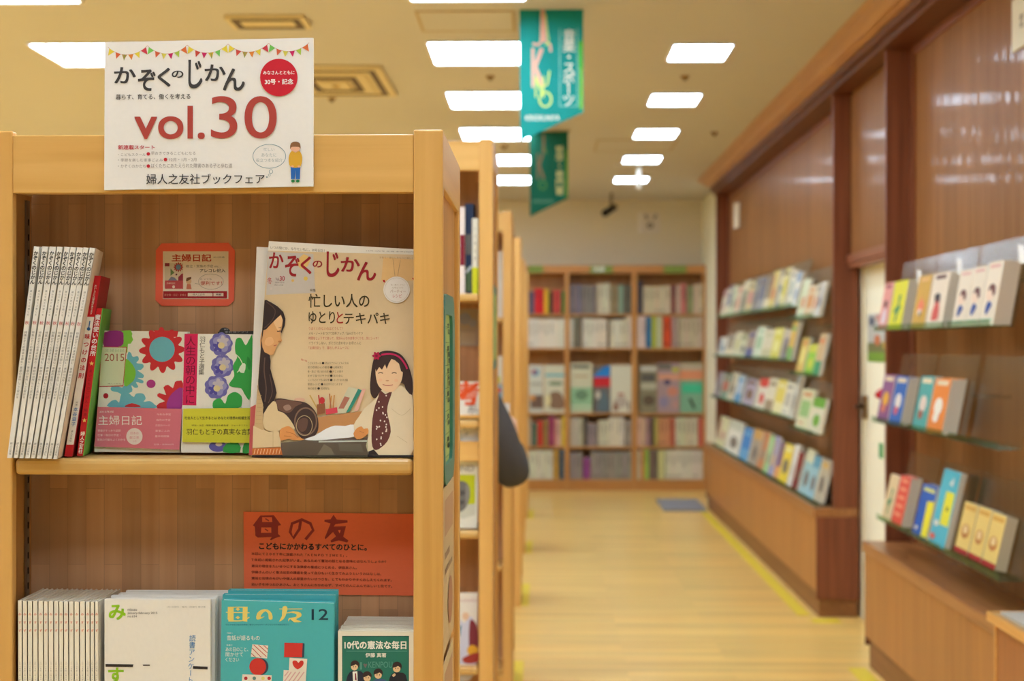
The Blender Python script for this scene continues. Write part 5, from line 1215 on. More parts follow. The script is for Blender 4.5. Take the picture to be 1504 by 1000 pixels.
fo('middle', 872, 896.5, 538, 'blue and red', (112, 112, 110), lambda a: (a.poly([(872, 552), (880, 545), (888, 538), (896, 537), (896, 553), (872, 554)], ink(40, 130, 206)), a.rect(872, 554, 896.5, 568, ink(206, 40, 46)), a.oval(878, 580, 4, 6, ink(206, 196, 176)), a.poly([(886, 572), (892, 585), (894, 602), (878, 602)], ink(96, 116, 124), 2)))
fo('middle', 897, 927.5, 536, 'white photo-footed', (224, 214, 192), lambda a: (a.oval(912, 590, 9, 9, ink(190, 176, 160)), a.poly([(900, 602), (902, 588), (908, 596), (908, 604)], ink(150, 104, 80)), a.oval(912, 579, 5, 2, ink(186, 110, 86)), a.rect(922, 590, 925, 603, ink(130, 110, 96))))
fo('right', 939, 965, 536, 'dark white-titled', (138, 130, 108), lambda a: (a.rect(941, 538, 964, 545, ink(206, 202, 186)), a.rect(942, 549, 962, 560, ink(96, 92, 84)), a.rect(941, 562, 964, 572, ink(190, 186, 160)), a.oval(953, 588, 9, 8, ink(100, 84, 66))))
fo('right', 966, 998, 533, 'mauve collage', (176, 146, 150), lambda a: (a.rect(967, 534, 986, 543, ink(120, 112, 100)), a.oval(992, 543, 5, 4, ink(196, 188, 70)), a.rect(967, 549, 998, 558, ink(222, 160, 130)), a.oval(980, 561, 5, 4, ink(70, 66, 110)), a.oval(988, 575, 8, 7, ink(214, 140, 116)), a.oval(975, 590, 7, 8, ink(150, 140, 170)), a.oval(992, 594, 5, 6, ink(196, 150, 140))))
fo('right', 999, 1032.5, 533, 'orange and teal', (138, 182, 150), lambda a: (a.rect(999, 534, 1032, 544, ink(196, 176, 150)), a.rect(999, 544, 1032, 558, ink(226, 150, 110)), a.rect(1002, 564, 1032, 577, ink(70, 196, 150)), a.line([(1013, 585), (1020, 600)], 4, ink(60, 66, 60))))
FOUR = [
 ('left', 776.5, 780, 614, 1, 'cream', (206, 196, 170)), ('left', 780, 785, 620, 1, 'dark', (90, 80, 76)), ('left', 785, 789, 622, 1, 'teal green', (90, 140, 110)), ('left', 789, 797.5, 617, 2, 'red', (206, 66, 50)), ('left', 798, 805, 616, 1, 'olive', (160, 130, 70)), ('left', 805.5, 814, 612, 2, 'magenta', (170, 70, 106)), ('left', 814, 818, 615, 1, 'salmon', (210, 140, 120)), ('left', 818, 824, 615, 1, 'pale pink', (214, 180, 160)), ('left', 824.5, 830, 612, 1, 'yellow', (222, 192, 50)),
 ('middle', 837, 856, 614, 3, 'ivory grey-footed', (190, 178, 156)), ('middle', 857, 863, 615, 1, 'dark grey', (96, 84, 74)), ('middle', 863, 878, 622, 3, 'grey mauve', (150, 136, 130)), ('middle', 879, 895, 618, 3, 'cream', (216, 206, 180)), ('middle', 895, 917, 613, 4, 'white', (222, 214, 190)), ('middle', 918, 927.5, 618, 2, 'grey', (168, 156, 140)),
 ('right', 936, 948, 613, 2, 'pink-topped cream', (220, 176, 150)), ('right', 949, 955, 613, 1, 'mauve brown', (170, 140, 130)), ('right', 956, 960.5, 613, 1, 'dark', (96, 80, 70)), ('right', 961, 966, 613, 1, 'olive yellow', (190, 176, 90)), ('right', 967, 985, 613, 3, 'salmon', (216, 150, 110)), ('right', 986, 991.5, 613, 1, 'red', (200, 96, 80)), ('right', 992, 1025, 613, 5, 'cream', (214, 204, 172)), ('right', 1026, 1032.5, 613, 1, 'coral red', (206, 100, 80))]
for bay, x0, x1, yt, n, cn, rgb in FOUR: seg('fourth', bay, 655.5, x0, x1, yt, n, cn, rgb)
FIVE = [
 ('left', 776, 812, 661.5, 6, 'white', (220, 212, 188)), ('left', 813, 820, 661, 1, 'ochre', (206, 160, 70)), ('left', 822, 829, 661, 1, 'slate blue', (90, 106, 120)),
 ('middle', 837, 855, 665, 3, 'mauve grey', (156, 140, 136)), ('middle', 857, 867, 672, 2, 'magenta', (160, 80, 140)), ('middle', 868, 927.5, 664, 9, 'grey', (156, 146, 134)),
 ('right', 936, 941, 662, 1, 'cream', (206, 196, 166)), ('right', 941, 946, 660, 1, 'orange', (210, 140, 70)), ('right', 946, 953.5, 660, 1, 'lime green', (160, 190, 80)), ('right', 954, 966.5, 661, 2, 'dark brown', (124, 104, 90)), ('right', 967, 976, 661, 1, 'pale lime', (206, 206, 140)), ('right', 977, 1032.5, 661, 7, 'white', (220, 212, 186))]
for bay, x0, x1, yt, n, cn, rgb in FIVE: seg('bottom', bay, 704, x0, x1, yt, n, cn, rgb)

# ================================================================== tilted displays on the right wall
def vec(*a): return Vector(a)
class Tier:
    def __init__(s, X, z, lean): s.X, s.z, s.l = X, z, math.radians(lean); s.up = vec(math.sin(s.l), 0, math.cos(s.l)); s.n = vec(-math.cos(s.l), 0, math.sin(s.l))
    def Y(s, px, X=None): X = X or s.X; d = ray(px, 560); return X * d.y / d.x
def stand(t, pl, pr, h, label, group, depth=0.06):
    ya, yb_ = t.Y(pl), t.Y(pr); b = B(); back = 0.035
    A = vec(t.X + back, 0, t.z)
    def at(y, k): return vec(A.x, y, A.z) + t.up * k
    b.slab([at(ya, h), at(yb_, h), at(yb_, 0), at(ya, 0)], -t.n * 0.0025, ACR)
    o = b.build('acrylic_stand')
    b = B(); b.slab([vec(t.X - depth + 0.03, ya, t.z + 0.0), vec(t.X - depth + 0.03, yb_, t.z), vec(A.x, yb_, t.z), vec(A.x, ya, t.z)], vec(0, 0, -0.004), ACR_EDGE); b.build('stand_ledge', o)
    b = B(); b.slab([vec(t.X - depth + 0.028, ya, t.z + 0.022), vec(t.X - depth + 0.028, yb_, t.z + 0.022), vec(t.X - depth + 0.03, yb_, t.z - 0.003), vec(t.X - depth + 0.03, ya, t.z - 0.003)], vec(-0.0025, 0, 0), ACR_EDGE); b.build('stand_lip', o)
    for y in (ya - 0.03, yb_ + 0.03):
        b = B(); q = at(y, h * 0.5); b.tube([q + vec(0.004, 0, 0), vec(1.724, y, q.z)], 0.006, ACR, 8); b.build('wall_peg', o)
    return tag(o, label, 'display stand', group)
def tilted(t, pl, pr, h, thick, colr, label, group, art=None, name='book', fwd=0.0, side=PAGE, dz=0.0005, copies=0, gap=0.0):
    """a book leaning on a stand: pl, pr = image columns of its lower corners"""
    ya, yb_ = t.Y(pl) , t.Y(pr)
    if ya < yb_: ya, yb_ = yb_, ya
    A = vec(t.X - fwd, 0, t.z + dz) + t.up * 0
    TL, TR, BR, BL = vec(A.x, ya, A.z) + t.up*h, vec(A.x, yb_, A.z) + t.up*h, vec(A.x, yb_, A.z), vec(A.x, ya, A.z)
    b = B(); b.slab([TL, TR, BR, BL], -t.n*thick, colr, side, colr)
    a = quadart(b, TL, TR-TL, BL-TL, t.n, 0.0004); a.h = 0.0004
    if art: art(a)
    # shift so that the lowest point stands on the ledge
    lo = min(v[2] for v in b.v); b.v = [(x, y, z + (t.z + dz - lo)) for x, y, z in b.v]
    return tag(b.build(name), label, 'book', group)
def cover_art(c1, c2, kind):
    m1, m2 = ink(*c1), ink(*c2)
    def f(a):
        if kind == 0: a.rect(0.12, 0.08, 0.88, 0.2, m1); a.oval(0.5, 0.58, 0.3, 0.2, m2)
        elif kind == 1: a.rect(0, 0.66, 1, 1, m1); a.rect(0.15, 0.12, 0.85, 0.24, m2)
        elif kind == 2: a.rect(0.14, 0.3, 0.86, 0.7, m1); a.rect(0.2, 0.1, 0.8, 0.18, m2); a.rect(0.2, 0.84, 0.6, 0.88, m2)
        elif kind == 3: a.rect(0, 0, 1, 0.28, m1); a.oval(0.55, 0.65, 0.28, 0.18, m2)
        else: a.rect(0.1, 0.1, 0.3, 0.75, m1); a.oval(0.65, 0.6, 0.2, 0.16, m2)
    return f
random.seed(21)
CR, WT, GY = (222, 212, 178), (230, 226, 204), (150, 150, 136)
TA = [Tier(1.575, 1.747, 12), Tier(1.57, 1.386, 12), Tier(1.57, 1.010, 13), Tier(1.56, 0.607, 13)]
TAn = [Tier(1.545, 1.66, 13), Tier(1.54, 1.298, 13), Tier(1.535, 0.95, 13)]
NA = ['top', 'second', 'third', 'bottom']
def zfix(t, px, py): t.z = atX(px, py, t.X).z
zfix(TA[0], 1110, 459); zfix(TA[1], 1110, 527); zfix(TA[2], 1110, 600)
zfix(TAn[0], 1185, 467); zfix(TAn[1], 1187, 551); zfix(TAn[2], 1187, 634)
TA[3].z = ZC + 0.006
LONG = [
 [(1058, 1063.5, 'cream', CR, (190, 150, 140)), (1064, 1070, 'blue grey', (136, 136, 150), CR), (1070.5, 1077, 'pale green', (206, 214, 176), (150, 150, 120)), (1077.5, 1084, 'salmon and cream', (216, 190, 164), (206, 140, 110)), (1084.5, 1092, 'grey green', (150, 152, 126), CR), (1092.5, 1102, 'yellow and pink', (212, 196, 140), (200, 140, 130)), (1102.5, 1111, 'grey', (146, 140, 132), (110, 110, 120)), (1111.5, 1120, 'dark blue grey', (112, 116, 132), (160, 160, 160)), (1120.5, 1128, 'brown grey', (140, 124, 100), CR), (1128.5, 1138, 'cream yellow', (214, 196, 120), (196, 110, 80)), (1138.5, 1145, 'slate', (130, 140, 146), CR), (1145.5, 1153, 'yellow and white', (222, 214, 150), (210, 196, 70)), (1153.5, 1161, 'white', WT, (180, 190, 180)), (1161.5, 1169.5, 'white and blue', (226, 226, 214), (150, 170, 190))],
 [(1054, 1065, 'white with blue picture', (216, 214, 200), (90, 120, 150)), (1065.5, 1075, 'tan grey', (160, 148, 126), CR), (1075.5, 1084, 'pale cream', (212, 206, 176), (200, 196, 140)), (1084.5, 1093, 'greenish cream', (206, 208, 172), (160, 160, 120)), (1093.5, 1105, 'brown and blue', (160, 140, 124), (90, 96, 140)), (1106, 1117, 'light green', (212, 220, 196), (160, 190, 150)), (1117.5, 1131, 'cream', (214, 204, 176), (196, 190, 150)), (1132, 1145, 'yellow', (214, 204, 90), (230, 226, 150)), (1146, 1156, 'violet grey', (136, 128, 140), (200, 190, 170)), (1156.5, 1164, 'tall orange yellow', (216, 176, 76), (120, 170, 90))],
 [(1050, 1058, 'mauve', (156, 144, 150), (130, 130, 140)), (1058.5, 1068, 'teal and red', (120, 160, 140), (190, 100, 80)), (1069, 1078, 'cream', (206, 196, 166), (90, 84, 76)), (1078.5, 1088, 'pale blue', (176, 190, 200), (96, 150, 190)), (1091, 1105, 'lavender with brown photo', (176, 164, 180), (120, 90, 60)), (1109, 1121, 'white with red spot', (224, 216, 196), (210, 70, 60)), (1121.5, 1133, 'ivory', (220, 212, 184), (160, 140, 110)), (1133.5, 1146, 'yellow', (226, 206, 96), (236, 226, 170)), (1147, 1158, 'white', WT, (190, 186, 170)), (1158.5, 1164, 'tall grey white', (206, 204, 190), (160, 160, 150))],
 [(1052, 1064, 'pale yellow', (216, 212, 166), (196, 150, 130)), (1066, 1084, 'white', (226, 222, 206), (200, 200, 180)), (1085, 1097, 'bright blue', (60, 130, 196), (110, 170, 210)), (1098.5, 1110, 'tan grey', (170, 156, 136), (206, 160, 90)), (1111.5, 1121, 'orange and grey', (196, 130, 84), (150, 140, 120)), (1121.5, 1128, 'mint green', (160, 206, 140), (206, 214, 180)), (1128.5, 1136, 'lilac and tan', (160, 156, 190), (206, 170, 110)), (1136.5, 1143, 'purple and orange', (130, 90, 130), (226, 160, 100)), (1144, 1156, 'bright yellow', (236, 210, 60), (240, 232, 160)), (1157, 1163, 'white', (230, 226, 216), (200, 196, 186)), (1163.5, 1171, 'dark red', (130, 36, 34), (160, 60, 50)), (1173, 1184, 'light blue', (160, 200, 206), (220, 220, 190)), (1185, 1195, 'second light blue', (156, 196, 206), (96, 160, 190)), (1195.5, 1206, 'grey-sided cream', (196, 184, 158), (214, 176, 100))]]
TOPPX = [((1058, 418), (1180, 387)), ((1056, 490), (1180, 470)), ((1050, 545), (1175, 553)), ((1060, 612), (1215, 668))]
for ti, t in enumerate(TA):
    pl, pr = LONG[ti][0][0] - 1, LONG[ti][-1][1] + 1.5
    stand(t, pl, pr, 0.30 if ti < 3 else 0.25, 'long clear acrylic stand, %s tier of the far wall display' % NA[ti], 'acrylic stands of the far wall display')
    (xa, ya_), (xb_, yb2) = TOPPX[ti]
    for k, (x0, x1, cn, c1, c2) in enumerate(LONG[ti]):
        xm = (x0 + x1)/2; yt = ya_ + (yb2-ya_)*(xm-xa)/(xb_-xa)
        Ym = t.Y(xm); hz = (atX(xm + 8, yt, t.X + 0.05).z - t.z)
        h = max(0.15, min(0.27, hz * random.uniform(0.8, 1.0) / math.cos(t.l))) * (1.12 if 'tall' in cn else 1)
        tilted(t, x0, x1, h, random.uniform(0.012, 0.03), ink(*c1), '%s book, %s from left on the %s tier of far wall display' % (cn, ORD[k], NA[ti]), 'books on the %s tier of the far wall display' % NA[ti], cover_art(c2, (120, 110, 100) if random.random() < .5 else c2, random.randrange(5)), fwd=random.uniform(0, 0.012))
NEAR = [
 [(1168, 1178, 'pale green white', (216, 222, 190), (190, 200, 150), 0.24), (1179, 1190, 'orange-pictured white', (222, 200, 160), (216, 150, 90), 0.19), (1190.5, 1196, 'cream', (214, 204, 180), (150, 140, 120), 0.19), (1196.5, 1202, 'white and navy', (216, 214, 206), (54, 52, 100), 0.2)],
 [(1168, 1178, 'orange yellow', (216, 186, 96), (226, 210, 120), 0.22), (1180, 1192, 'lime green', (140, 196, 60), (206, 206, 70), 0.18), (1192.5, 1202, 'tan green-topped', (206, 176, 130), (60, 150, 100), 0.24)],
 [(1167, 1185, 'cream with greenery', (220, 216, 176), (150, 190, 120), 0.24), (1185.5, 1202.5, 'white green-bordered', (220, 214, 186), (110, 170, 60), 0.2)]]
for ti, t in enumerate(TAn):
    stand(t, 1166, 1202.5, 0.30, 'short clear acrylic stand by the end post, %s tier of far wall display' % NA[ti], 'acrylic stands of the far wall display')
    for k, (x0, x1, cn, c1, c2, h) in enumerate(NEAR[ti]):
        tilted(t, x0, x1, h, 0.02, ink(*c1), '%s book on short stand by the end post, %s tier, far display' % (cn, NA[ti]), 'books on short stands of the far wall display', cover_art(c2, c2 if k % 2 else (214, 130, 80), (2, 3, 1, 3)[k] if ti else (4, 2, 0, 4)[k]))

# ---- near wall unit
TB = [Tier(1.555, 1.56, 10), Tier(1.55, 1.15, 11), Tier(1.545, 0.73, 13)]
zfix(TB[0], 1330, 484); zfix(TB[1], 1330, 625); zfix(TB[2], 1340, 779)
HB = [[(1299, 1346), (1348, 1406), (1409, 1474)], [(1296, 1345), (1349, 1404), (1412, 1486)], [(1303, 1345), (1349, 1400), (1404, 1488)]]
PLC = ['far left', 'middle', 'right']
for ti, t in enumerate(TB):
    for k, (pl, pr) in enumerate(HB[ti]):
        stand(t, pl, pr, 0.31, '%s clear acrylic stand on the %s tier of the near wall display' % (PLC[k], ('top', 'second', 'lowest')[ti]), 'acrylic stands of the near wall display', 0.075)
def hb(t, px, pb, pt): return (atX(px, pt, t.X + 0.02).z - t.z) / math.cos(t.l)
BKT = ink(226, 214, 196)
def many(t, pl, pr, pt, n, colr, lab, gname, art, step=0.012, thick=0.011):
    """n identical picture books one behind another, the front one first"""
    h = hb(t, (pl+pr)/2, 0, pt)
    for k in range(n):
        tilted(t, pl, pr, h - 0.002*(k % 2), thick, colr, lab if k == 0 else '%s copy behind %s' % (ORD[k], lab), gname, art if k == 0 else None, fwd=0.03 - step*k, side=BKT)
def man(c1, c2, bg=None):
    m1, m2 = ink(*c1), ink(*c2)
    def f(a):
        a.rect(0.2, 0.05, 0.8, 0.12, m1); a.oval(0.5, 0.5, 0.16, 0.1, m1); a.poly([(0.4, 0.56), (0.62, 0.56), (0.72, 0.84), (0.3, 0.86)], m2, 2); a.oval(0.48, 0.44, 0.18, 0.06, ink(50, 40, 40))
    return f
def girl(a):
    a.rect(0.15, 0.05, 0.85, 0.1, ink(220, 170, 160)); a.oval(0.46, 0.5, 0.26, 0.13, ink(236, 206, 180)); a.poly([(0.28, 0.46), (0.4, 0.36), (0.72, 0.38), (0.8, 0.52), (0.66, 0.54), (0.5, 0.44)], ink(104, 50, 44), 2); a.poly([(0.3, 0.74), (0.44, 0.62), (0.7, 0.68), (0.62, 0.74), (0.4, 0.84)], ink(30, 70, 150), 2); a.rect(0.1, 0.9, 0.9, 0.94, ink(190, 210, 180))
def bunny(a): a.rect(0.2, 0.05, 0.8, 0.12, ink(230, 180, 110)); a.oval(0.5, 0.6, 0.24, 0.14, ink(232, 130, 90)); a.poly([(0.42, 0.5), (0.46, 0.36), (0.54, 0.5)], ink(232, 130, 90)); a.oval(0.5, 0.7, 0.14, 0.06, ink(240, 230, 214)); a.oval(0.55, 0.73, 0.06, 0.05, ink(60, 60, 80))
def dino(a): a.poly([(0.5, 0.3), (0.66, 0.32), (0.6, 0.5), (0.74, 0.54), (0.6, 0.66), (0.5, 0.86), (0.42, 0.84), (0.46, 0.66), (0.3, 0.68), (0.34, 0.56), (0.5, 0.52)], ink(20, 130, 90), 2)
G = 'picture books on the near wall display'
t = TB[0]
many(t, 1298.5, 1311.5, 417, 3, ink(226, 150, 140), 'pink picture book at the left of near display top tier', G, man((150, 60, 70), (230, 220, 230)))
many(t, 1313, 1333, 414, 4, ink(222, 214, 40), 'yellow picture book with green figure on near display top tier', G, dino)
many(t, 1348, 1368, 406, 3, ink(206, 160, 60), 'mustard picture book on near display top tier', G, bunny)
many(t, 1369.5, 1394, 402, 4, ink(232, 214, 190), 'cream picture book with red figure on near display top tier', G, man((90, 50, 50), (214, 90, 80)))
for k, (a0, a1, pt) in enumerate(((1409, 1428, 398), (1429, 1448.5, 393), (1450, 1471.5, 386))):
    many(t, a0, a1, pt, 3 if k < 2 else 5, ink(232, 216, 192), ('left', 'middle', 'right')[k] + ' of three cream books with red-haired child, near display', G, girl)
t = TB[1]
def blob(c, c2):
    m, m2 = ink(*c), ink(*c2)
    def f(a): a.rect(0.15, 0.04, 0.85, 0.13, ink(226, 206, 170)); a.oval(0.5, 0.52, 0.26, 0.16, m); a.oval(0.45, 0.72, 0.18, 0.09, m2)
    return f
many(t, 1296.5, 1313, 551, 3, ink(140, 84, 130), 'purple picture book on near display second tier', G, blob((226, 170, 50), (214, 120, 90)))
many(t, 1314.5, 1332, 553, 4, ink(40, 100, 180), 'blue picture book on near display second tier', G, blob((230, 220, 210), (206, 90, 110)))
many(t, 1350, 1369.5, 553, 3, ink(80, 166, 160), 'teal picture book on near display second tier', G, blob((226, 206, 190), (150, 90, 70)))
many(t, 1371, 1394, 556, 5, ink(232, 134, 52), 'orange picture book with white animal on near display second tier', G, blob((238, 230, 214), (238, 230, 214)))
t = TB[2]
many(t, 1304, 1316.5, 696, 2, ink(222, 196, 150), 'cream picture book at the left of near display lowest tier', G, dino)
many(t, 1318, 1333, 698, 4, ink(222, 74, 56), 'red picture book on near display lowest tier', G, lambda a: [a.rect(0.2, 0.06 + 0.17*k, 0.8, 0.14 + 0.17*k, ink(236, 150, 116)) for k in range(5)])
many(t, 1350, 1371, 712, 4, ink(32, 92, 180), 'blue book with yellow panel on near display lowest tier', G, lambda a: (a.rect(0.15, 0.05, 0.9, 0.12, ink(206, 206, 120)), a.poly([(0.55, 0.3), (1, 0.26), (1, 0.96), (0.6, 0.98)], ink(236, 222, 50)), a.oval(0.2, 0.85, 0.1, 0.04, ink(230, 226, 206))))
many(t, 1374, 1398, 690, 2, ink(84, 184, 204), 'tall light blue book with yellow panel on near display lowest tier', G, lambda a: (a.rect(0.42, 0.28, 0.92, 0.72, ink(230, 222, 56)), a.oval(0.68, 0.5, 0.06, 0.03, ink(70, 70, 60)), a.poly([(0.5, 0.18), (0.7, 0.08), (0.72, 0.2)], ink(226, 226, 216)), a.oval(0.25, 0.72, 0.14, 0.04, ink(226, 226, 216)), a.oval(0.2, 0.9, 0.16, 0.04, ink(226, 110, 90))))
def dolls(a): a.rect(0.1, 0.06, 0.9, 0.14, ink(214, 160, 70)); a.ring(0.5, 0.56, 0.28, 0.14, 0.09, ink(190, 120, 60)); a.oval(0.5, 0.52, 0.16, 0.08, ink(236, 206, 150)); a.rect(0, 0.9, 1, 1, ink(170, 40, 40))
for k, (a0, a1, pt) in enumerate(((1405, 1424, 740), (1425.5, 1443.5, 747), (1445, 1465, 756))):
    tilted(t, a0, a1, hb(t, (a0+a1)/2, 0, pt), 0.04, ink(232, 200, 116), ('left', 'middle', 'right')[k] + ' one of three tan boxed books with red base on near display', G, dolls, side=ink(206, 190, 160), fwd=0.01)
# white price flags on the stands of the near unit
for px, py, lab in ((1350, 407, 'above the yellow book'), (1409, 391, 'above the cream book with red figure'), (1500, 373, 'at the right edge of the picture')):
    p = atX(px, py, 1.585); b = B()
    q = [p + vec(0, 0.04, 0.034), p + vec(0, -0.022, 0.026), p + vec(0, -0.042, -0.034), p + vec(0, 0.024, -0.028)]
    b.slab(q, vec(0.003, 0, 0), ink(250, 250, 248)); b.tube([p + vec(0.002, 0, -0.02), p + vec(0.02, 0, -0.075)], 0.003, ACR, 6)
    tag(b.build('price_flag'), 'white price flag ' + lab + ' on the near wall display', 'price tag', 'white price flags')
# sign at the upper right corner, poster and alarm on the door
P = [atX(1486, -30, 1.715), atX(1530, -30, 1.715), atX(1530, 92, 1.715), atX(1486, 78, 1.715)]
P[0].z = P[1].z; P[3].z = P[2].z = P[3].z
b = B(); b.slab(P, vec(0.008, 0, 0), ink(232, 222, 196)); a = quadart(b, P[0], P[1]-P[0], P[3]-P[0], (-1, 0, 0)); a.vtext('絵本', 0.35, 0.35, 0.35, 0.65, 0.14, ink(120, 90, 70), 0.01)
tag(b.build('wall_sign'), 'cream sign on the glossy panel at the top right corner', 'sign')
P = [atX(1274, 462, 1.769), atX(1312, 452, 1.769), atX(1312, 532, 1.769), atX(1275, 531, 1.769)]; P[1].z = P[0].z; P[2].z = P[3].z
b = B(); b.slab(P, vec(0.001, 0, 0), ink(196, 200, 196)); a = quadart(b, P[0], P[1]-P[0], P[3]-P[0], (-1, 0, 0)); a.h = 0.001; a.step = 0.0004
a.rect(0, 0.8, 1, 1, ink(120, 160, 60)); a.rect(0, 0.6, 1, 0.8, ink(120, 124, 80)); a.oval(0.4, 0.55, 0.12, 0.12, ink(200, 120, 80)); a.oval(0.75, 0.65, 0.14, 0.1, ink(210, 170, 70)); a.oval(0.2, 0.15, 0.1, 0.1, ink(90, 100, 120)); a.rect(0.35, 0.02, 0.95, 0.14, ink(206, 160, 150))
tag(b.build('poster'), 'landscape poster on the cream door between the wall displays', 'poster')
p = atX(1293, 578, 1.70); b = B(); b.disc_prism((1.771, p.y, p.z), (-1, 0, 0.1), 0.042, 0.042, 0.012, ink(110, 30, 34), 20); o = b.build('alarm_lamp')
b = B(); b.tube([(1.76, p.y, p.z), (1.735, p.y, p.z), (1.70, p.y, p.z - 0.004), (1.675, p.y, p.z - 0.008)], [0.034, 0.034, 0.028, 0.01], ink(196, 24, 40, 0.25), 18); b.build('lamp_dome', o)
tag(o, 'red alarm lamp on the cream door beside the near wall display', 'alarm lamp')
P = [atX(1291, 650, 1.769), atX(1297, 650, 1.769), atX(1297, 672, 1.769), atX(1291, 672, 1.769)]; P[1].z = P[0].z; P[2].z = P[3].z
b = B(); b.slab(P, vec(0.001, 0, 0), ink(60, 160, 90)); tag(b.build('door_sticker'), 'small green sticker on the cream door below the alarm lamp', 'sticker')

# ================================================================== the person reading behind the second bookcase
PX, PY = -0.39, 5.36
def skinned(name, joints, edges, parent, mat, sub=2, origin=None):
    me = bpy.data.meshes.new(name); oo = Vector(ORIG[parent.name])
    names = list(joints)
    me.from_pydata([tuple(Vector(joints[k][0]) - oo) for k in names], [(names.index(a), names.index(b)) for a, b in edges], [])
    o = bpy.data.objects.new(name, me); COL.objects.link(o); o.parent = parent; ORIG[o.name] = tuple(oo)
    md = o.modifiers.new('skin', 'SKIN'); sv = me.skin_vertices[0].data
    for i, k in enumerate(names):
        r = joints[k][1]; sv[i].radius = r if isinstance(r, tuple) else (r, r)
    sv[0].use_root = True
    md.use_smooth_shade = True
    ss = o.modifiers.new('sub', 'SUBSURF'); ss.levels = sub; ss.render_levels = sub
    me.materials.append(mat)
    return o
pe = empty('person', (PX, PY, 0))
SKN = plaster('skin', (232, 184, 150), 0.5, 60, 0.05)
COAT = plaster('grey_wool', (92, 90, 90), 0.95, 160, 0.25); TROU = plaster('blue_grey_trousers', (112, 118, 122), 0.9, 120, 0.15); HAIRM = plaster('black_hair', (40, 32, 30), 0.5, 150, 0.3)
def V3(x, y, z): return (PX + x, PY + y, z)
E_ = (-0.098, PY - 0.02, 1.035)          # right elbow, seen beside the bookcase
body = {'pelvis': (V3(0, 0, 0.92), (0.16, 0.115)), 'belly': (V3(0, 0, 1.05), (0.15, 0.11)), 'chest': (V3(0, 0.01, 1.22), (0.165, 0.115)), 'neck0': (V3(0, 0.0, 1.36), (0.09, 0.075)), 'neck': (V3(0, 0.02, 1.44), 0.052), 'chin': (V3(0, 0.05, 1.50), 0.065), 'head': (V3(0, 0.05, 1.575), 0.088), 'crown': (V3(0, 0.045, 1.645), 0.066),
 'hipL': (V3(-0.09, 0, 0.84), 0.085), 'kneeL': (V3(-0.1, 0.01, 0.47), 0.055), 'ankL': (V3(-0.1, -0.01, 0.10), 0.04), 'toeL': (V3(-0.11, 0.14, 0.035), 0.034),
 'hipR': (V3(0.09, 0, 0.84), 0.085), 'kneeR': (V3(0.1, 0.01, 0.47), 0.055), 'ankR': (V3(0.1, -0.01, 0.10), 0.04), 'toeR': (V3(0.11, 0.14, 0.035), 0.034),
 'shL': (V3(-0.165, 0, 1.34), 0.055), 'elL': (V3(-0.25, 0.03, 1.06), 0.042), 'wrL': (V3(0.02, 0.24, 1.17), 0.028),
 'shR': (V3(0.165, 0, 1.34), 0.055), 'elR': (E_, 0.042), 'wrR': ((-0.118, PY + 0.2, 1.165), 0.028), 'palmR': ((-0.108, PY + 0.255, 1.195), (0.034, 0.018)), 'palmL': (V3(0.10, 0.27, 1.19), (0.034, 0.018))}
ed = [('pelvis', 'belly'), ('belly', 'chest'), ('chest', 'neck0'), ('neck0', 'neck'), ('neck', 'chin'), ('chin', 'head'), ('head', 'crown'), ('pelvis', 'hipL'), ('hipL', 'kneeL'), ('kneeL', 'ankL'), ('ankL', 'toeL'), ('pelvis', 'hipR'), ('hipR', 'kneeR'), ('kneeR', 'ankR'), ('ankR', 'toeR'), ('neck0', 'shL'), ('shL', 'elL'), ('elL', 'wrL'), ('wrL', 'palmL'), ('neck0', 'shR'), ('shR', 'elR'), ('elR', 'wrR'), ('wrR', 'palmR')]
for hand, px_, sg in (('R', (-0.108, PY + 0.255, 1.195), -1), ('L', V3(0.10, 0.27, 1.19), 1)):
    for f, (dx, ln) in enumerate(((-0.024, 0.062), (-0.008, 0.072), (0.008, 0.068), (0.024, 0.054))):
        q0 = (px_[0] + sg*0.004, px_[1] + 0.02, px_[2] + 0.012 - dx)
        q1 = (px_[0] + sg*ln*0.55, px_[1] + 0.035, px_[2] + 0.016 - dx*1.1); q2 = (px_[0] + sg*ln, px_[1] + 0.02, px_[2] + 0.018 - dx*1.1)
        for i, q in enumerate((q0, q1, q2)): body['f%s%d%d' % (hand, f, i)] = (q, 0.0088 - 0.0012*i)
        ed += [('palm' + hand, 'f%s%d0' % (hand, f)), ('f%s%d0' % (hand, f), 'f%s%d1' % (hand, f)), ('f%s%d1' % (hand, f), 'f%s%d2' % (hand, f))]
    body['th%s0' % hand] = ((px_[0] + sg*0.01, px_[1] - 0.02, px_[2] + 0.03), 0.0105); body['th%s1' % hand] = ((px_[0] + sg*0.045, px_[1] - 0.03, px_[2] + 0.045), 0.009)
    ed += [('palm' + hand, 'th%s0' % hand), ('th%s0' % hand, 'th%s1' % hand)]
bo = skinned('body', body, ed, pe, SKN)
coat = {'hem': (V3(0, 0, 0.80), (0.195, 0.145)), 'waist': (V3(0, 0, 1.0), (0.18, 0.135)), 'chest': (V3(0, 0.005, 1.2), (0.195, 0.145)), 'yoke': (V3(0, 0, 1.345), (0.125, 0.095)), 'collar': (V3(0, 0.01, 1.415), (0.075, 0.068)),
 'shL': (V3(-0.17, 0, 1.33), 0.075), 'elL': (V3(-0.255, 0.03, 1.05), 0.062), 'wrL': (V3(-0.02, 0.22, 1.16), 0.044), 'shR': (V3(0.17, 0, 1.33), 0.075), 'upR': (V3(0.24, -0.02, 1.18), 0.072), 'elR': (E_, 0.066), 'foR': ((-0.105, PY + 0.10, 1.10), 0.058), 'wrR': ((-0.117, PY + 0.18, 1.152), 0.045)}
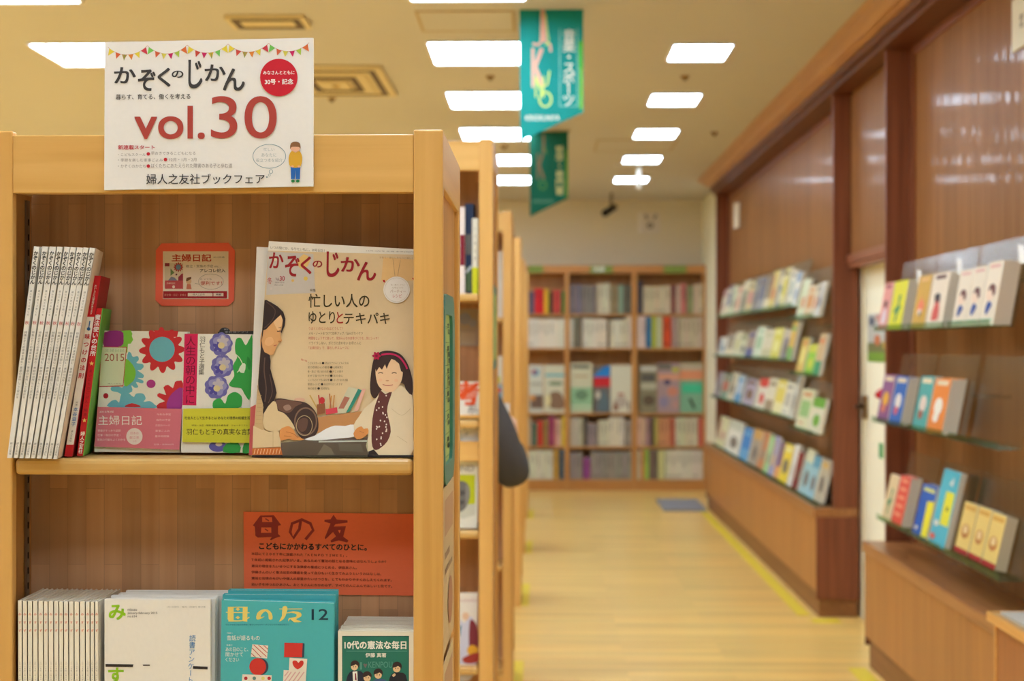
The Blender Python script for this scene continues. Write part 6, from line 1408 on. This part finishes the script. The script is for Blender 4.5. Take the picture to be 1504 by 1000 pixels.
co = skinned('coat', coat, [('chest', 'waist'), ('waist', 'hem'), ('chest', 'yoke'), ('yoke', 'collar'), ('yoke', 'shL'), ('shL', 'elL'), ('elL', 'wrL'), ('yoke', 'shR'), ('shR', 'upR'), ('upR', 'elR'), ('elR', 'foR'), ('foR', 'wrR')], pe, COAT)
tr = {'hip': (V3(0, 0, 0.88), (0.16, 0.12)), 'hL': (V3(-0.092, 0, 0.78), 0.095), 'kL': (V3(-0.1, 0.01, 0.47), 0.068), 'aL': (V3(-0.1, -0.01, 0.075), 0.058), 'hR': (V3(0.092, 0, 0.78), 0.095), 'kR': (V3(0.1, 0.01, 0.47), 0.068), 'aR': (V3(0.1, -0.01, 0.075), 0.058)}
skinned('trousers', tr, [('hip', 'hL'), ('hL', 'kL'), ('kL', 'aL'), ('hip', 'hR'), ('hR', 'kR'), ('kR', 'aR')], pe, TROU)
for sx, nm in ((-0.1, 'shoe'), (0.1, 'shoe')):
    skinned(nm, {'heel': (V3(sx, -0.05, 0.042), (0.042, 0.040)), 'mid': (V3(sx, 0.04, 0.044), (0.045, 0.042)), 'toe': (V3(sx*1.08, 0.16, 0.034), (0.04, 0.032))}, [('heel', 'mid'), ('mid', 'toe')], pe, plaster('black_shoe', (36, 32, 30), 0.4))
hairj = {'top': (V3(0, 0.03, 1.625), (0.098, 0.1)), 'back': (V3(0, -0.015, 1.56), (0.098, 0.085)), 'nape': (V3(0, -0.02, 1.47), (0.08, 0.05))}
skinned('hair', hairj, [('top', 'back'), ('back', 'nape')], pe, HAIRM)
hc = Vector(V3(0, 0.05, 1.565))
b = B()
for sx in (-0.032, 0.032):
    b.tube([hc + vec(sx, 0.074, 0.012), hc + vec(sx, 0.086, 0.012)], [0.014, 0.008], ink(240, 236, 230), 12); b.tube([hc + vec(sx, 0.084, 0.012), hc + vec(sx, 0.089, 0.012)], [0.006, 0.005], ink(40, 28, 24), 10)
b.build('eye', pe)
b = B(); b.tube([hc + vec(0, 0.08, 0.02), hc + vec(0, 0.098, -0.012), hc + vec(0, 0.104, -0.024), hc + vec(0, 0.085, -0.03)], [0.007, 0.010, 0.013, 0.008], SKN, 10); b.build('nose', pe)
b = B(); b.tube([hc + vec(-0.022, 0.08, -0.052), hc + vec(0, 0.09, -0.054), hc + vec(0.022, 0.08, -0.052)], [0.003, 0.007, 0.003], ink(190, 100, 96), 8); b.build('mouth', pe)
for sx in (-0.09, 0.09):
    b = B(); b.tube([hc + vec(sx, 0.005, 0.03), hc + vec(sx*1.1, -0.008, 0.01), hc + vec(sx, 0.0, -0.025)], [0.008, 0.014, 0.008], SKN, 8); b.build('ear', pe)
tag(pe, 'person in grey coat reading behind the second bookcase, elbow out in the aisle', 'person')
# the open white book held in both hands
bk_ = empty('book', (-0.195, PY + 0.29, 1.20))
for sx, nm in ((-1, 'page_half'), (1, 'page_half')):
    b = B(); c0 = vec(-0.195, PY + 0.305, 1.185)
    P = [c0 + vec(sx*0.075, -0.02, 0.10), c0 + vec(0, 0.012, 0.10), c0 + vec(0, 0.012, -0.03), c0 + vec(sx*0.075, -0.02, -0.03)]
    b.slab(P, vec(0, 0.008, 0), ink(240, 236, 228)); b.build(nm, bk_)
tag(bk_, 'open white book held up by the person in grey', 'book')
